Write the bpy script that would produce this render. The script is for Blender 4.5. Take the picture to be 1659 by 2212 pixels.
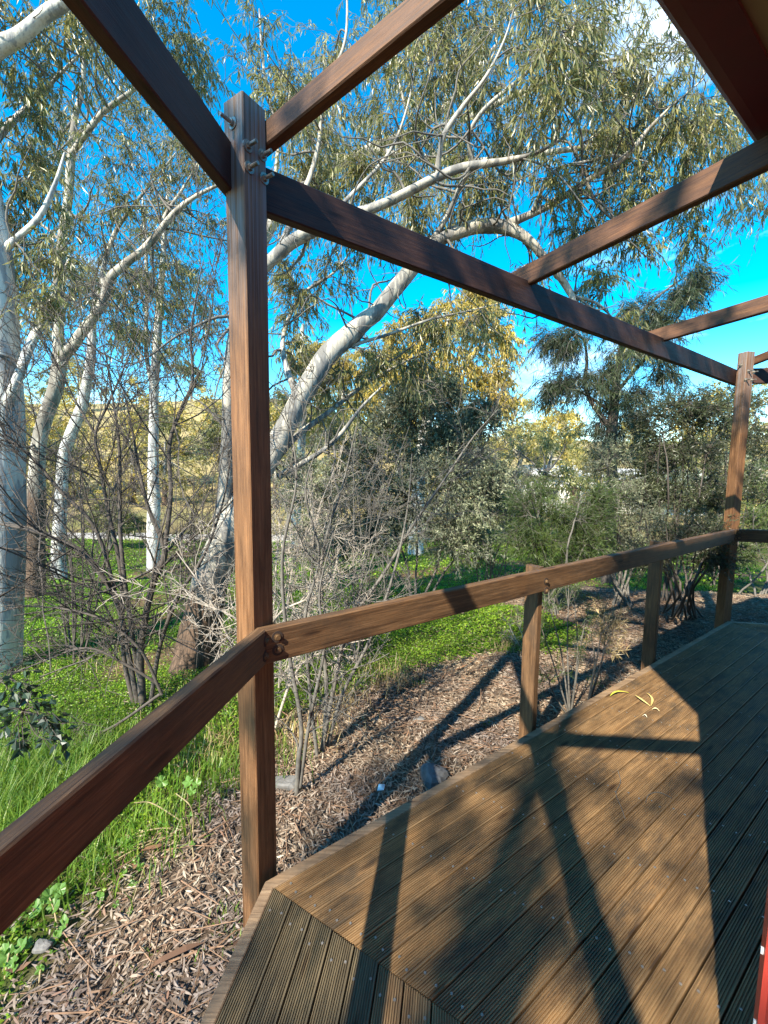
import bpy, math, random
import numpy as np
from mathutils import Matrix, Vector
for o in list(bpy.data.objects): bpy.data.objects.remove(o)
scene = bpy.context.scene
col = scene.collection
R_ = math.radians
# ------------------------------------------------------------------ camera, sky, sun, exposure
EYE = 1.6
PITCH, ROLL, FPX = R_(5.587), R_(.6156), 932.0          # focal length in units of a 1659 wide picture
cr, sr = math.cos(ROLL), math.sin(ROLL)
fw = np.array([0, math.cos(PITCH), -math.sin(PITCH)]); up0 = np.array([0, math.sin(PITCH), math.cos(PITCH)]); rt0 = np.array([1., 0, 0])
CR, CU = cr*rt0+sr*up0, -sr*rt0+cr*up0
cam = bpy.data.cameras.new('camera'); camo = bpy.data.objects.new('camera', cam); col.objects.link(camo)
cam.sensor_fit = 'VERTICAL'; cam.sensor_height = 36; cam.lens = FPX/2212*36; cam.clip_start = .02; cam.clip_end = 2000
m = Matrix.Identity(4)
for i in range(3): m[i][0], m[i][1], m[i][2] = CR[i], CU[i], -fw[i]
m[2][3] = EYE; camo.matrix_world = m
scene.camera = camo
PHI, ELEV = R_(34.2), R_(40.0)                          # the sun stands behind the camera's left shoulder
sund = np.array([-math.sin(PHI)*math.cos(ELEV), -math.cos(PHI)*math.cos(ELEV), math.sin(ELEV)])
w = bpy.data.worlds.new('World'); scene.world = w; w.use_nodes = True
nt = w.node_tree; bg = nt.nodes['Background']
sky = nt.nodes.new('ShaderNodeTexSky'); sky.sky_type = 'NISHITA'; sky.sun_disc = False
sky.sun_elevation = ELEV; sky.sun_rotation = math.atan2(sund[0], sund[1]); sky.altitude = 60; sky.air_density = 1.0; sky.dust_density = 0.0; sky.ozone_density = 1.6
hs = nt.nodes.new('ShaderNodeHueSaturation'); hs.inputs['Saturation'].default_value = 1.6; hs.inputs['Hue'].default_value = .487; hs.inputs['Value'].default_value = 1.15
nt.links.new(sky.outputs[0], hs.inputs['Color'])
tc = nt.nodes.new('ShaderNodeTexCoord'); mp = nt.nodes.new('ShaderNodeMapping'); mp.inputs['Scale'].default_value = (1.6, 1.6, 5.0); mp.inputs['Location'].default_value = (.3, .1, .9)
nz = nt.nodes.new('ShaderNodeTexNoise'); nz.inputs['Scale'].default_value = 1.6; nz.inputs['Detail'].default_value = 7; nz.inputs['Roughness'].default_value = .58
rp = nt.nodes.new('ShaderNodeValToRGB'); rp.color_ramp.elements[0].position = .57; rp.color_ramp.elements[1].position = .8
rp.color_ramp.elements[1].color = (.8, .8, .8, 1)
mx = nt.nodes.new('ShaderNodeMixRGB'); mx.inputs[2].default_value = (7.5, 8.0, 8.6, 1)
nt.links.new(tc.outputs['Generated'], mp.inputs['Vector']); nt.links.new(mp.outputs[0], nz.inputs['Vector']); nt.links.new(nz.outputs[0], rp.inputs[0])
nt.links.new(rp.outputs[0], mx.inputs[0]); nt.links.new(hs.outputs[0], mx.inputs[1]); nt.links.new(mx.outputs[0], bg.inputs['Color'])
bg.inputs['Strength'].default_value = .13
sl = bpy.data.lights.new('sun', 'SUN'); sl.energy = 5.0; sl.angle = R_(.5); sl.color = (1, .91, .74)
so = bpy.data.objects.new('sun', sl); col.objects.link(so); so.rotation_euler = Vector(sund).to_track_quat('Z', 'Y').to_euler()
vs = scene.view_settings; vs.view_transform = 'Standard'; vs.look = 'None'; vs.exposure = 1.5; vs.gamma = 1; vs.use_curve_mapping = False
scene.render.engine = 'CYCLES'; scene.cycles.max_bounces = 5; scene.cycles.diffuse_bounces = 2; scene.cycles.glossy_bounces = 2; scene.cycles.transmission_bounces = 3; scene.cycles.transparent_max_bounces = 4
scene.cycles.use_denoising = True

# ------------------------------------------------------------------ helpers
def ray(px, py):
    return CR*((px-829.5)/FPX) - CU*((py-1106)/FPX) + fw
EY = np.array([0, 0, EYE])
def at(px, py, d):                                       # the point d metres ahead that is seen at (px, py)
    r = ray(px, py); return EY + r*(d/r[1])
def hit(px, py, n, o):
    r = ray(px, py); return EY + r*((o-EY@n)/(r@n))
def hd(h): return np.array([math.sin(h), math.cos(h), 0.])
def nr(h): return np.array([math.cos(h), -math.sin(h), 0.])
H2, H1, H3 = R_(9.17), R_(54.17), R_(99.17)              # headings of the three verandah sections in view
D1, N1, D2, N2, D3, N3 = hd(H1), nr(H1), hd(H2), nr(H2), hd(H3), nr(H3)
def xing(na, oa, nb, ob):
    s = np.linalg.solve(np.array([na[:2], nb[:2]]), np.array([oa, ob])); return np.array([s[0], s[1], 0.])
O2, O1 = -.689, -1.507
C1 = xing(N2, O2, N1, O1); C2 = C1 + D1*5.19; O3 = C2@N3
def c1(u): return xing(N2, O2+u, N1, O1+u)
def c2(u): return xing(N1, O1+u, N3, O3+u)
def e0(u): return c1(u)*0 + N2*(O2+u) + D2*(-4.2)
def e3(u): return N3*(O3+u) + D3*(C2@D3+3.2)
Z3 = np.array([0, 0, 1.])

def mesh(name, V, F, mat=None, parent=None, smooth=False, kind=None):
    """V (n,3); F list of index arrays, each (k,3) or (k,4)"""
    me = bpy.data.meshes.new(name)
    V = np.asarray(V, np.float32); Fs = [np.asarray(f, np.int32) for f in (F if isinstance(F, list) else [F]) if len(f)]
    me.vertices.add(len(V)); me.vertices.foreach_set('co', V.ravel())
    nl = sum(f.size for f in Fs); npol = sum(len(f) for f in Fs)
    me.loops.add(nl); me.polygons.add(npol)
    me.loops.foreach_set('vertex_index', np.concatenate([f.ravel() for f in Fs]))
    tot = np.concatenate([np.full(len(f), f.shape[1], np.int32) for f in Fs])
    st = np.concatenate([[0], np.cumsum(tot)[:-1]]).astype(np.int32)
    me.polygons.foreach_set('loop_start', st); me.polygons.foreach_set('loop_total', tot)
    me.polygons.foreach_set('use_smooth', np.full(npol, smooth, bool))
    me.update(calc_edges=True); me.validate()
    if mat: me.materials.append(mat)
    return link(name, me, parent, kind)
def link(name, me, parent=None, kind=None):
    o = bpy.data.objects.new(name, me); col.objects.link(o)
    if parent is not None: o.parent = parent
    if kind: o['kind'] = kind
    return o
def tag(o, label=None, cat=None, group=None, kind=None):
    if label: o['label'] = label
    if cat: o['category'] = cat
    if group: o['group'] = group
    if kind: o['kind'] = kind
    return o
def empty(name, loc=(0, 0, 0)):
    o = bpy.data.objects.new(name, None); col.objects.link(o); o.empty_display_size = .1
    return o
BOXF = np.array([[0, 3, 2, 1], [4, 5, 6, 7], [0, 1, 5, 4], [1, 2, 6, 5], [2, 3, 7, 6], [3, 0, 4, 7]])
def frame_mat(o, x, y, z):
    M = Matrix.Identity(4)
    for i in range(3): M[i][0], M[i][1], M[i][2], M[i][3] = x[i], y[i], z[i], o[i]
    return M
FM = {}
def timber(name, A, B, side, w, h, mat, parent, cutA=0, cutB=0, bev=.005, rough=.0):
    """a sawn timber from A to B (centre line); side = width direction (width w), h the other way; ends cut at a slant of cut*side"""
    A, B = np.array(A, float), np.array(B, float); x = B-A; L = np.linalg.norm(x); x /= L
    y = np.array(side, float); y -= x*(y@x); y /= np.linalg.norm(y); z = np.cross(x, y)
    hw, hh = w/2, h/2; b = bev
    sec = [(-hw+b, -hh), (hw-b, -hh), (hw, -hh+b), (hw, hh-b), (hw-b, hh), (-hw+b, hh), (-hw, hh-b), (-hw, -hh+b)]
    nseg = max(2, int(L/.35)); V = []
    rg = np.random.default_rng(abs(hash((round(L, 3), round(float(A[0]), 3)))) % 99999)
    off = np.cumsum(rg.normal(0, .0007, (nseg+1, 2)), 0); off -= np.linspace(0, 1, nseg+1)[:, None]*off[-1]
    for k in range(nseg+1):
        t = k/nseg
        for (yy, zz) in sec:
            xx = t*L
            if k == 0: xx += cutA*yy
            if k == nseg: xx += cutB*yy
            V.append((xx, yy+off[k, 0], zz+off[k, 1]))
    F = []
    for k in range(nseg):
        for i in range(8):
            j = (i+1) % 8; F.append((k*8+i, k*8+j, (k+1)*8+j, (k+1)*8+i))
    e = nseg*8
    caps = [(0, 7, 6, 5), (0, 5, 4, 1), (1, 4, 3, 2)]
    F += caps + [tuple(e+i for i in reversed(c)) for c in caps]
    o = mesh(name, V, np.array(F), mat, parent)
    FM[o.name] = frame_mat(A, x, y, z); o.matrix_local = FM[o.name]
    return o
def box(name, c, x, y, s, mat, parent):
    x = np.array(x, float)/np.linalg.norm(x); y = np.array(y, float); y -= x*(x@y); y /= np.linalg.norm(y); z = np.cross(x, y)
    V = [(sx*s[0]/2, sy*s[1]/2, sz*s[2]/2) for sz in (-1, 1) for sx, sy in ((-1, -1), (1, -1), (1, 1), (-1, 1))]
    o = mesh(name, V, BOXF, mat, parent); o.matrix_local = frame_mat(c, x, y, z); return o
def sweep(name, prof, mat, parent, closed=True, pts=(e0, c1, c2, e3)):
    """profile of (u inward from the deck edge, z) swept round the verandah's corners"""
    V = []
    for f in pts:
        for (u, z) in prof:
            p = f(u); V.append((p[0], p[1], z))
    n = len(prof); F = []
    for k in range(len(pts)-1):
        for i in range(n if closed else n-1):
            j = (i+1) % n; F.append((k*n+i, k*n+j, (k+1)*n+j, (k+1)*n+i))
    return mesh(name, V, np.array(F), mat, parent)
def catmull(P, n):
    P = np.asarray(P, float); Q = np.vstack([2*P[0]-P[1], P, 2*P[-1]-P[-2]]); out = []
    for i in range(1, len(Q)-2):
        t = np.linspace(0, 1, n, endpoint=False)[:, None]
        a, b, c, d = Q[i-1], Q[i], Q[i+1], Q[i+2]
        out.append(.5*(2*b+(c-a)*t+(2*a-5*b+4*c-d)*t**2+(3*b-a-3*c+d)*t**3))
    out.append(P[-1:]); return np.vstack(out)
class Acc:
    def __init__(s): s.V = []; s.Q = []; s.T = []; s.n = 0
    def add(s, V, Q=None, T=None):
        s.V.append(np.asarray(V, np.float32))
        if Q is not None: s.Q.append(np.asarray(Q, np.int32)+s.n)
        if T is not None: s.T.append(np.asarray(T, np.int32)+s.n)
        s.n += len(V)
    def build(s, name, mat, parent=None, smooth=False, kind=None):
        if not s.V: return None
        F = []
        if s.Q: F.append(np.vstack(s.Q))
        if s.T: F.append(np.vstack(s.T))
        return mesh(name, np.vstack(s.V), F, mat, parent, smooth, kind)
def tube(acc, P4, sides=8, lump=0., rg=None):
    P = P4[:, :3]; r = P4[:, 3]; n = len(P)
    T = np.gradient(P, axis=0); T /= np.linalg.norm(T, axis=1)[:, None]+1e-9
    u = np.cross(T[0], [0.3, .9, .1]); u /= np.linalg.norm(u); ang = np.linspace(0, 2*math.pi, sides, endpoint=False); V = np.zeros((n, sides, 3))
    ph = (rg.uniform(0, 6.28, 4) if rg is not None else np.zeros(4))
    for k in range(n):
        u = u - T[k]*(u@T[k]); u /= np.linalg.norm(u)+1e-9; v = np.cross(T[k], u)
        rr = r[k]*(1+lump*(np.sin(2*ang+ph[0]+k*.31)*.5+np.sin(3*ang+ph[1]-k*.43)*.35+np.sin(ang+ph[2]+k*.9)*.3)) if lump else np.full(sides, r[k])
        V[k] = P[k]+(np.cos(ang)*rr)[:, None]*u+(np.sin(ang)*rr)[:, None]*v
    a = np.arange(sides); b = (a+1) % sides; k = np.arange(n-1)[:, None]*sides
    Q = np.stack([k+a, k+b, k+sides+b, k+sides+a], -1).reshape(-1, 4)
    acc.add(V.reshape(-1, 3), Q)
def tubes_batch(acc, P, r, sides=3):
    """P (N,K,3), r (N,K)"""
    if not len(P): return
    N, K = P.shape[:2]; d = P[:, -1]-P[:, 0]; d /= np.linalg.norm(d, axis=1)[:, None]+1e-9
    ref = np.where(np.abs(d[:, 2:3]) > .9, np.array([[1., 0, 0]]), np.array([[0, 0, 1.]]))
    u = np.cross(d, ref); u /= np.linalg.norm(u, axis=1)[:, None]+1e-9; v = np.cross(d, u)
    ang = np.linspace(0, 2*math.pi, sides, endpoint=False)
    ring = np.cos(ang)[None, :, None]*u[:, None]+np.sin(ang)[None, :, None]*v[:, None]
    V = (P[:, :, None]+ring[:, None]*r[:, :, None, None]).reshape(-1, 3)
    a = np.arange(sides); b = (a+1) % sides
    q = (np.arange(K-1)[:, None, None]*sides+np.stack([a, b, b+sides, a+sides], -1)[None]).reshape(-1, 4)
    Q = (np.arange(N)[:, None, None]*(K*sides)+q[None]).reshape(-1, 4)
    acc.add(V, Q)
def unit(a): return a/(np.linalg.norm(a, axis=-1, keepdims=True)+1e-9)
def leaves(acc, P, D, L, W, rg, fold=.15, curve=.12, wide=.42):
    """lance-shaped leaves: base, two shoulders, tip; folded along the midrib"""
    N = len(P); D = unit(D); S = unit(np.cross(D, rg.normal(size=(N, 3)))); Nn = np.cross(S, D)
    L = np.broadcast_to(L, N)[:, None]; W = np.broadcast_to(W, N)[:, None]
    mid = P+D*L*wide; tip = P+D*L+Nn*L*rg.uniform(-curve, curve, (N, 1))+S*L*rg.uniform(-curve, curve, (N, 1))
    l = mid+S*W*.5+Nn*W*fold; r = mid-S*W*.5+Nn*W*fold
    V = np.stack([P, r, tip, l], 1).reshape(-1, 3)
    b = np.arange(N)[:, None]*4
    acc.add(V, None, np.vstack([b+np.array([[0, 1, 2]]), b+np.array([[0, 2, 3]])]))
def curled(acc, P, D, S, Nn, L, W, rg, curl=.25):
    """dry leaves of four faces with a curl along the blade"""
    N = len(P); L = L[:, None]; W = W[:, None]; c = rg.uniform(-curl, curl, (N, 1)); s = rg.uniform(-.3, .3, (N, 1))
    p = lambda t, e, ww: P+D*L*t+S*(W*ww*e+L*s*t*(1-t)*1.2)+Nn*(L*c*(t*(1-t)*2)+W*abs(e)*.3)
    V = np.stack([p(0, 0, 0), p(.3, -.5, .9), p(.3, .5, .9), p(.68, -.5, .8), p(.68, .5, .8), p(1, 0, 0)], 1).reshape(-1, 3)
    b = np.arange(N)[:, None]*6
    acc.add(V, b+np.array([[1, 3, 4, 2]]), np.vstack([b+np.array([[0, 1, 2]]), b+np.array([[3, 5, 4]])]))

# ------------------------------------------------------------------ materials
def newmat(name):
    M = bpy.data.materials.new(name); M.use_nodes = True; n = M.node_tree; b = n.nodes['Principled BSDF']
    return M, n, b
def N_(n, t, **kw):
    k = n.nodes.new(t)
    for a, v in kw.items():
        if a in k.inputs: k.inputs[a].default_value = v
        else: setattr(k, a, v)
    return k
def ramp(n, stops, src):
    r = n.nodes.new('ShaderNodeValToRGB'); e = r.color_ramp.elements
    while len(e) < len(stops): e.new(.5)
    for x, (p, c) in zip(e, stops): x.position = p; x.color = (*c, 1)
    n.links.new(src, r.inputs[0]); return r.outputs[0]
def mixc(n, f, a, b, mode='MIX'):
    k = n.nodes.new('ShaderNodeMixRGB'); k.blend_type = mode
    for i, v in enumerate((f, a, b)):
        if hasattr(v, 'links') or hasattr(v, 'is_linked'): n.links.new(v, k.inputs[i])
        elif isinstance(v, tuple): k.inputs[i].default_value = (*v, 1)
        else: k.inputs[i].default_value = v
    return k.outputs[0]
def wood(name, dark, mid, light, rough=.62, patch=None, patchamt=.5, grain=1., bump=.35, top=None):
    M, n, b = newmat(name)
    tc = N_(n, 'ShaderNodeTexCoord'); oi = N_(n, 'ShaderNodeObjectInfo')
    sc = N_(n, 'ShaderNodeVectorMath', operation='SCALE'); sc.inputs[0].default_value = (37, 11, 23); n.links.new(oi.outputs['Random'], sc.inputs['Scale'])
    ad = N_(n, 'ShaderNodeVectorMath', operation='ADD'); n.links.new(tc.outputs['Object'], ad.inputs[0]); n.links.new(sc.outputs[0], ad.inputs[1])
    def tex(scale, s, det, rg=.6):
        mp = N_(n, 'ShaderNodeMapping'); mp.inputs['Scale'].default_value = scale; n.links.new(ad.outputs[0], mp.inputs['Vector'])
        t = N_(n, 'ShaderNodeTexNoise', Scale=s, Detail=det, Roughness=rg); n.links.new(mp.outputs[0], t.inputs['Vector']); return t.outputs[0]
    g = tex((1.6, 44*grain, 44*grain), 2.0, 7, .68); g2 = tex((4, 90*grain, 90*grain), 3., 4); bl = tex((1.6, 4.5, 4.5), 1.8, 6, .65)
    c = ramp(n, [(.3, dark), (.5, mid), (.72, light)], g)
    f = ramp(n, [(.35, (.55, .55, .55)), (.6, (1, 1, 1))], g2); c = mixc(n, .6, c, f, 'MULTIPLY')
    c = mixc(n, .75, c, ramp(n, [(.28, (.45, .43, .43)), (.5, (1, 1, 1)), (.72, (1.3, 1.2, 1.05))], bl), 'MULTIPLY')
    mk = N_(n, 'ShaderNodeMapping'); mk.inputs['Scale'].default_value = (2.6, 13, 13); n.links.new(ad.outputs[0], mk.inputs['Vector'])
    vo = N_(n, 'ShaderNodeTexVoronoi', Scale=1.); n.links.new(mk.outputs[0], vo.inputs['Vector'])
    c = mixc(n, .85, c, ramp(n, [(.0, (.16, .12, .1)), (.09, (.35, .3, .28)), (.13, (.8, .76, .72)), (.2, (1, 1, 1))], vo.outputs['Distance']), 'MULTIPLY')
    ck = tex((1.3, 75, 75), 1.7, 2); c = mixc(n, .8, c, ramp(n, [(.66, (1, 1, 1)), (.71, (.22, .18, .16))], ck), 'MULTIPLY')
    if patch:
        pt = tex((2.2, 5, 5), 1.7, 5, .65); c = mixc(n, ramp(n, [(.5, (0, 0, 0)), (.68, (patchamt,)*3)], pt), c, patch)
    if top:                                              # silvered, rain-washed upper end: x along the timber
        sx = N_(n, 'ShaderNodeSeparateXYZ'); n.links.new(tc.outputs['Object'], sx.inputs[0])
        st = tex((.5, 60, 60), 2., 3)
        mr = N_(n, 'ShaderNodeMapRange'); mr.inputs['From Min'].default_value = top; mr.inputs['From Max'].default_value = top+.55; n.links.new(sx.outputs[0], mr.inputs['Value'])
        mu = N_(n, 'ShaderNodeMath', operation='MULTIPLY'); n.links.new(mr.outputs[0], mu.inputs[0])
        n.links.new(ramp(n, [(.42, (.15,)*3), (.6, (1,)*3)], st), mu.inputs[1])
        c = mixc(n, mu.outputs[0], c, (.2, .17, .16))
    n.links.new(c, b.inputs['Base Color'])
    rr = ramp(n, [(.3, (rough-.1,)*3), (.7, (rough+.15,)*3)], g); n.links.new(rr, b.inputs['Roughness'])
    bp = N_(n, 'ShaderNodeBump', Strength=bump, Distance=.003); n.links.new(g2, bp.inputs['Height']); n.links.new(bp.outputs[0], b.inputs['Normal'])
    b.inputs['Specular IOR Level'].default_value = .35
    return M
def plain(name, c, rough=.5, metal=0., noise=.25, scale=20., bump=0.):
    M, n, b = newmat(name); tc = N_(n, 'ShaderNodeTexCoord'); t = N_(n, 'ShaderNodeTexNoise', Scale=scale, Detail=5.); n.links.new(tc.outputs['Object'], t.inputs['Vector'])
    lo = tuple(x*(1-noise) for x in c); hi = tuple(min(1, x*(1+noise)) for x in c)
    n.links.new(ramp(n, [(.3, lo), (.7, hi)], t.outputs[0]), b.inputs['Base Color']); b.inputs['Roughness'].default_value = rough; b.inputs['Metallic'].default_value = metal
    if bump:
        bp = N_(n, 'ShaderNodeBump', Strength=bump, Distance=.01); n.links.new(t.outputs[0], bp.inputs['Height']); n.links.new(bp.outputs[0], b.inputs['Normal'])
    return M
def leafmat(name, cols, trans=.35, tcol=(.22, .27, .05), rough=.42, spec=.5, big=.35):
    """colour varies leaf by leaf and, more slowly, from bough to bough"""
    M, n, b = newmat(name); g = N_(n, 'ShaderNodeNewGeometry')
    c = ramp(n, [(i/(len(cols)-1), k) for i, k in enumerate(cols)], g.outputs['Random Per Island'])
    tc = N_(n, 'ShaderNodeTexCoord'); t = N_(n, 'ShaderNodeTexNoise', Scale=1.3, Detail=2.); n.links.new(tc.outputs['Object'], t.inputs['Vector'])
    c = mixc(n, 1., c, ramp(n, [(.35, (1-big,)*3), (.65, (1+big, 1+big*.85, 1))], t.outputs[0]), 'MULTIPLY')
    n.links.new(c, b.inputs['Base Color']); b.inputs['Roughness'].default_value = rough; b.inputs['Specular IOR Level'].default_value = spec
    tr = N_(n, 'ShaderNodeBsdfTranslucent'); tr.inputs['Color'].default_value = (*tcol, 1)
    ms = N_(n, 'ShaderNodeMixShader'); ms.inputs[0].default_value = trans
    n.links.new(b.outputs[0], ms.inputs[1]); n.links.new(tr.outputs[0], ms.inputs[2]); n.links.new(ms.outputs[0], n.nodes['Material Output'].inputs['Surface'])
    return M
def bark(name, pale, mid, dark, stocking=None, scol=(.10, .065, .045), patch=.52):
    M, n, b = newmat(name); tc = N_(n, 'ShaderNodeTexCoord')
    def tex(scale, s, det, rg=.6):
        mp = N_(n, 'ShaderNodeMapping'); mp.inputs['Scale'].default_value = scale; n.links.new(tc.outputs['Object'], mp.inputs['Vector'])
        t = N_(n, 'ShaderNodeTexNoise', Scale=s, Detail=det, Roughness=rg); n.links.new(mp.outputs[0], t.inputs['Vector']); return t.outputs[0]
    a = tex((5, 5, 1.1), 1.4, 5); f = tex((30, 30, 4), 1.5, 4); h = tex((9, 9, 2.2), 1.2, 2)
    c = ramp(n, [(patch-.12, tuple(x*.8 for x in mid)), (patch-.045, mid), (patch-.01, pale), (.7, tuple(min(1, x*1.12) for x in pale))], a)
    c = mixc(n, .7, c, ramp(n, [(.28, (.55, .52, .5)), (.5, (1, 1, 1))], f), 'MULTIPLY')
    c = mixc(n, ramp(n, [(.62, (0,)*3), (.68, (.6,)*3)], h), c, dark)
    hgt = f
    if stocking is not None:
        g = N_(n, 'ShaderNodeNewGeometry'); sx = N_(n, 'ShaderNodeSeparateXYZ'); n.links.new(g.outputs['Position'], sx.inputs[0])
        ma = N_(n, 'ShaderNodeMath', operation='MULTIPLY_ADD'); n.links.new(a, ma.inputs[0]); ma.inputs[1].default_value = -1.6; n.links.new(sx.outputs[2], ma.inputs[2])
        mr = N_(n, 'ShaderNodeMapRange'); mr.inputs['From Min'].default_value = stocking-.8+.12; mr.inputs['From Max'].default_value = stocking-.8-.12; n.links.new(ma.outputs[0], mr.inputs['Value'])
        c = mixc(n, mr.outputs[0], c, ramp(n, [(.3, tuple(x*.35 for x in scol)), (.55, scol), (.75, tuple(x*1.9 for x in scol))], f))
    n.links.new(c, b.inputs['Base Color']); b.inputs['Roughness'].default_value = .75; b.inputs['Specular IOR Level'].default_value = .25
    bp = N_(n, 'ShaderNodeBump', Strength=.7, Distance=.012); n.links.new(mixc(n, .5, f, a), bp.inputs['Height']); n.links.new(bp.outputs[0], b.inputs['Normal'])
    return M

M_post = wood('stained_post', (.085, .038, .016), (.17, .082, .036), (.27, .14, .064), top=2.42)
M_beam = wood('stained_beam', (.03, .014, .0105), (.058, .026, .018), (.09, .042, .028), patch=(.028, .016, .013), patchamt=.6)
M_raft = wood('stained_rafter', (.06, .026, .014), (.115, .052, .025), (.19, .09, .042), patch=(.045, .022, .014), patchamt=.5)
M_rail = wood('stained_rail', (.06, .032, .017), (.13, .07, .033), (.225, .125, .06), patch=(.045, .03, .02), patchamt=.6)
M_deck = wood('deck_timber', (.13, .076, .036), (.235, .14, .064), (.345, .215, .102), rough=.6, patch=(.055, .043, .03), patchamt=.8, grain=.7)
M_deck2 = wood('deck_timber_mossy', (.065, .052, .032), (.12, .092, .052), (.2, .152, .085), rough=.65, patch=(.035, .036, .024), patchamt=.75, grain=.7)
M_edge = wood('deck_edge_timber', (.15, .095, .055), (.26, .17, .1), (.36, .25, .15), patch=(.07, .055, .04), patchamt=.5)
M_steel = plain('galvanised_steel', (.30, .27, .23), .45, .75, .3, 90)
M_rust = plain('weathered_bolt_head', (.15, .09, .045), .6, .4, .3, 120)
M_recess_shade = plain('recess_shade_disc', (.035, .022, .016), .8)  # near-black colour stands in for the shade inside a bolt recess
M_screw = plain('screw_head', (.30, .27, .24), .4, .6, .3, 80)
M_maroon = plain('maroon_gutter_paint', (.10, .004, .011), .42, 0, .12, 6)
M_red = plain('red_wall_paint', (.42, .045, .03), .45, 0, .15, 9)
M_chip = plain('bare_chipped_paint', (.7, .68, .66), .6)
M_tan = plain('tan_soffit_paint', (.30, .22, .13), .6, 0, .1, 5)
M_roof = plain('roof_sheeting', (.2, .06, .05), .5)

# ------------------------------------------------------------------ verandah deck
deck = empty('deck'); tag(deck, kind='structure')
def board(u0, wdt, sec, mat, k):
    nd, dd, oo = {1: (N1, D1, O1), 2: (N2, -D2, O2), 3: (N3, D3, O3)}[sec]
    ca, cb = {1: (c1, c2), 2: (c1, e0), 3: (c2, e3)}[sec]
    zj = random.uniform(-.0015, .0015)
    nr_ = 11; p = wdt/nr_; prof = [(0, -.021), (0, -.004)]
    for i in range(nr_):
        a = i*p; prof += [(a+.0010, 0), (a+p-.0038, 0), (a+p-.0030, -.0042), (a+p-.0006, -.0042)]
    prof[-1] = (wdt, -.003); prof[-2] = (wdt-.0013, 0); prof.append((wdt, -.021))
    org = nd*(oo+u0)+dd*(ca(u0)@dd)
    V = []
    for f in (ca, cb):
        for (du, z) in prof:
            q = f(u0+du); V.append(((q-org)@dd, (q-org)@nd, z))
    n = len(prof); F = []
    for i in range(n):
        j = (i+1) % n; F.append((i, j, n+j, n+i))
    V = np.array(V); V[:n, 0] += .0015; V[n:, 0] -= .0015
    flip = np.cross(dd, nd)[2] < 0
    if flip: V[:, 1] *= -1
    o = mesh('deck_board', V, np.array(F), mat, deck)
    o.matrix_local = frame_mat(org+Z3*zj, dd, -nd if flip else nd, Z3)
    xs0, xs1 = V[:n, 0].max(), V[n:, 0].min(); acc = Acc(); a6 = np.arange(6)*math.pi/3
    x = (.03 if sec == 1 else .05)+xs0; L = []
    while x < xs1: L.append(x); x += .45
    for x in L:
        for f in (.22, .78):
            cx, cy = x+random.uniform(-.008, .008), wdt*f+random.uniform(-.004, .004)
            ring = np.stack([cx+np.cos(a6)*.0046, (cy+np.sin(a6)*.0046)*(-1 if flip else 1), np.full(6, .0012)], 1)
            acc.add(np.vstack([ring, ring*[1, 1, 0]-[0, 0, .002]]), [[0, 1, 2, 3], [0, 3, 4, 5]]+[[i, (i+1) % 6, (i+1) % 6+6, i+6] for i in range(6)])
    acc.build('screw_heads', M_screw, o, kind='stuff')
random.seed(4)
for i in range(15):
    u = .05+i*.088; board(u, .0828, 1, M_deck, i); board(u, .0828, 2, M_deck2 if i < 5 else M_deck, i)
    if i < 12: board(u, .0828, 3, M_deck, i)
sweep('edge_board', [(0.004, -.16), (.0, -.012), (.004, -.002), (.042, -.001), (.046, -.004), (.046, -.16)], M_edge, deck)

# ------------------------------------------------------------------ pergola of bolted timbers
perg = empty('timber_pergola'); tag(perg, 'brown stained timber pergola frame of posts, beams and rafters', 'pergola')
def bolt(p, ax, parent, r=.0065, ln=.045, nut=.011, wash=.019, mat=None, name='bolt'):
    ax = np.array(ax, float)/np.linalg.norm(ax); u = np.cross(ax, [0, 0, 1.]); u = u/np.linalg.norm(u) if np.linalg.norm(u) > .1 else np.array([1., 0, 0]); v = np.cross(ax, u)
    acc = Acc()
    def cyl(r, a, b, s):
        t = np.arange(s)*2*math.pi/s; c = np.cos(t)[:, None]*u+np.sin(t)[:, None]*v
        V = np.vstack([p+c*r+ax*a, p+c*r+ax*b, [p+ax*b]]); i = np.arange(s); j = (i+1) % s
        acc.add(V, np.stack([i, j, j+s, i+s], 1), np.stack([i+s, j+s, np.full(s, 2*s)], 1))
    cyl(wash, -.004, .003, 14)
    if nut: cyl(nut, .002, .013, 6)
    cyl(r, .0, ln, 10)
    return acc.build(name, mat or M_steel, parent)
GZ0 = -.42
TH1, TH2 = R_(33.2), R_(78.0)
def post(Mc, th, ztop, a=.1):
    t = hd(th); l = np.array([-math.cos(th), math.sin(th), 0.])      # along the right face, along the left face
    c = Mc+t*a/2+l*a/2
    o = timber('post', c+Z3*GZ0, c+Z3*ztop, t, a, a, M_post, perg, bev=.004)
    return o, t, -l, c
MN = np.array([-.482, 1.549, 0]); MF = np.array([3.737, 4.60, 0])
pn, tN, fN, cN = post(MN, TH1, 2.84); pf, tF, fF, cF = post(MF, TH2, 2.86)
pn['label'] = 'near post with a silvered top and five bolt ends'
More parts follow.
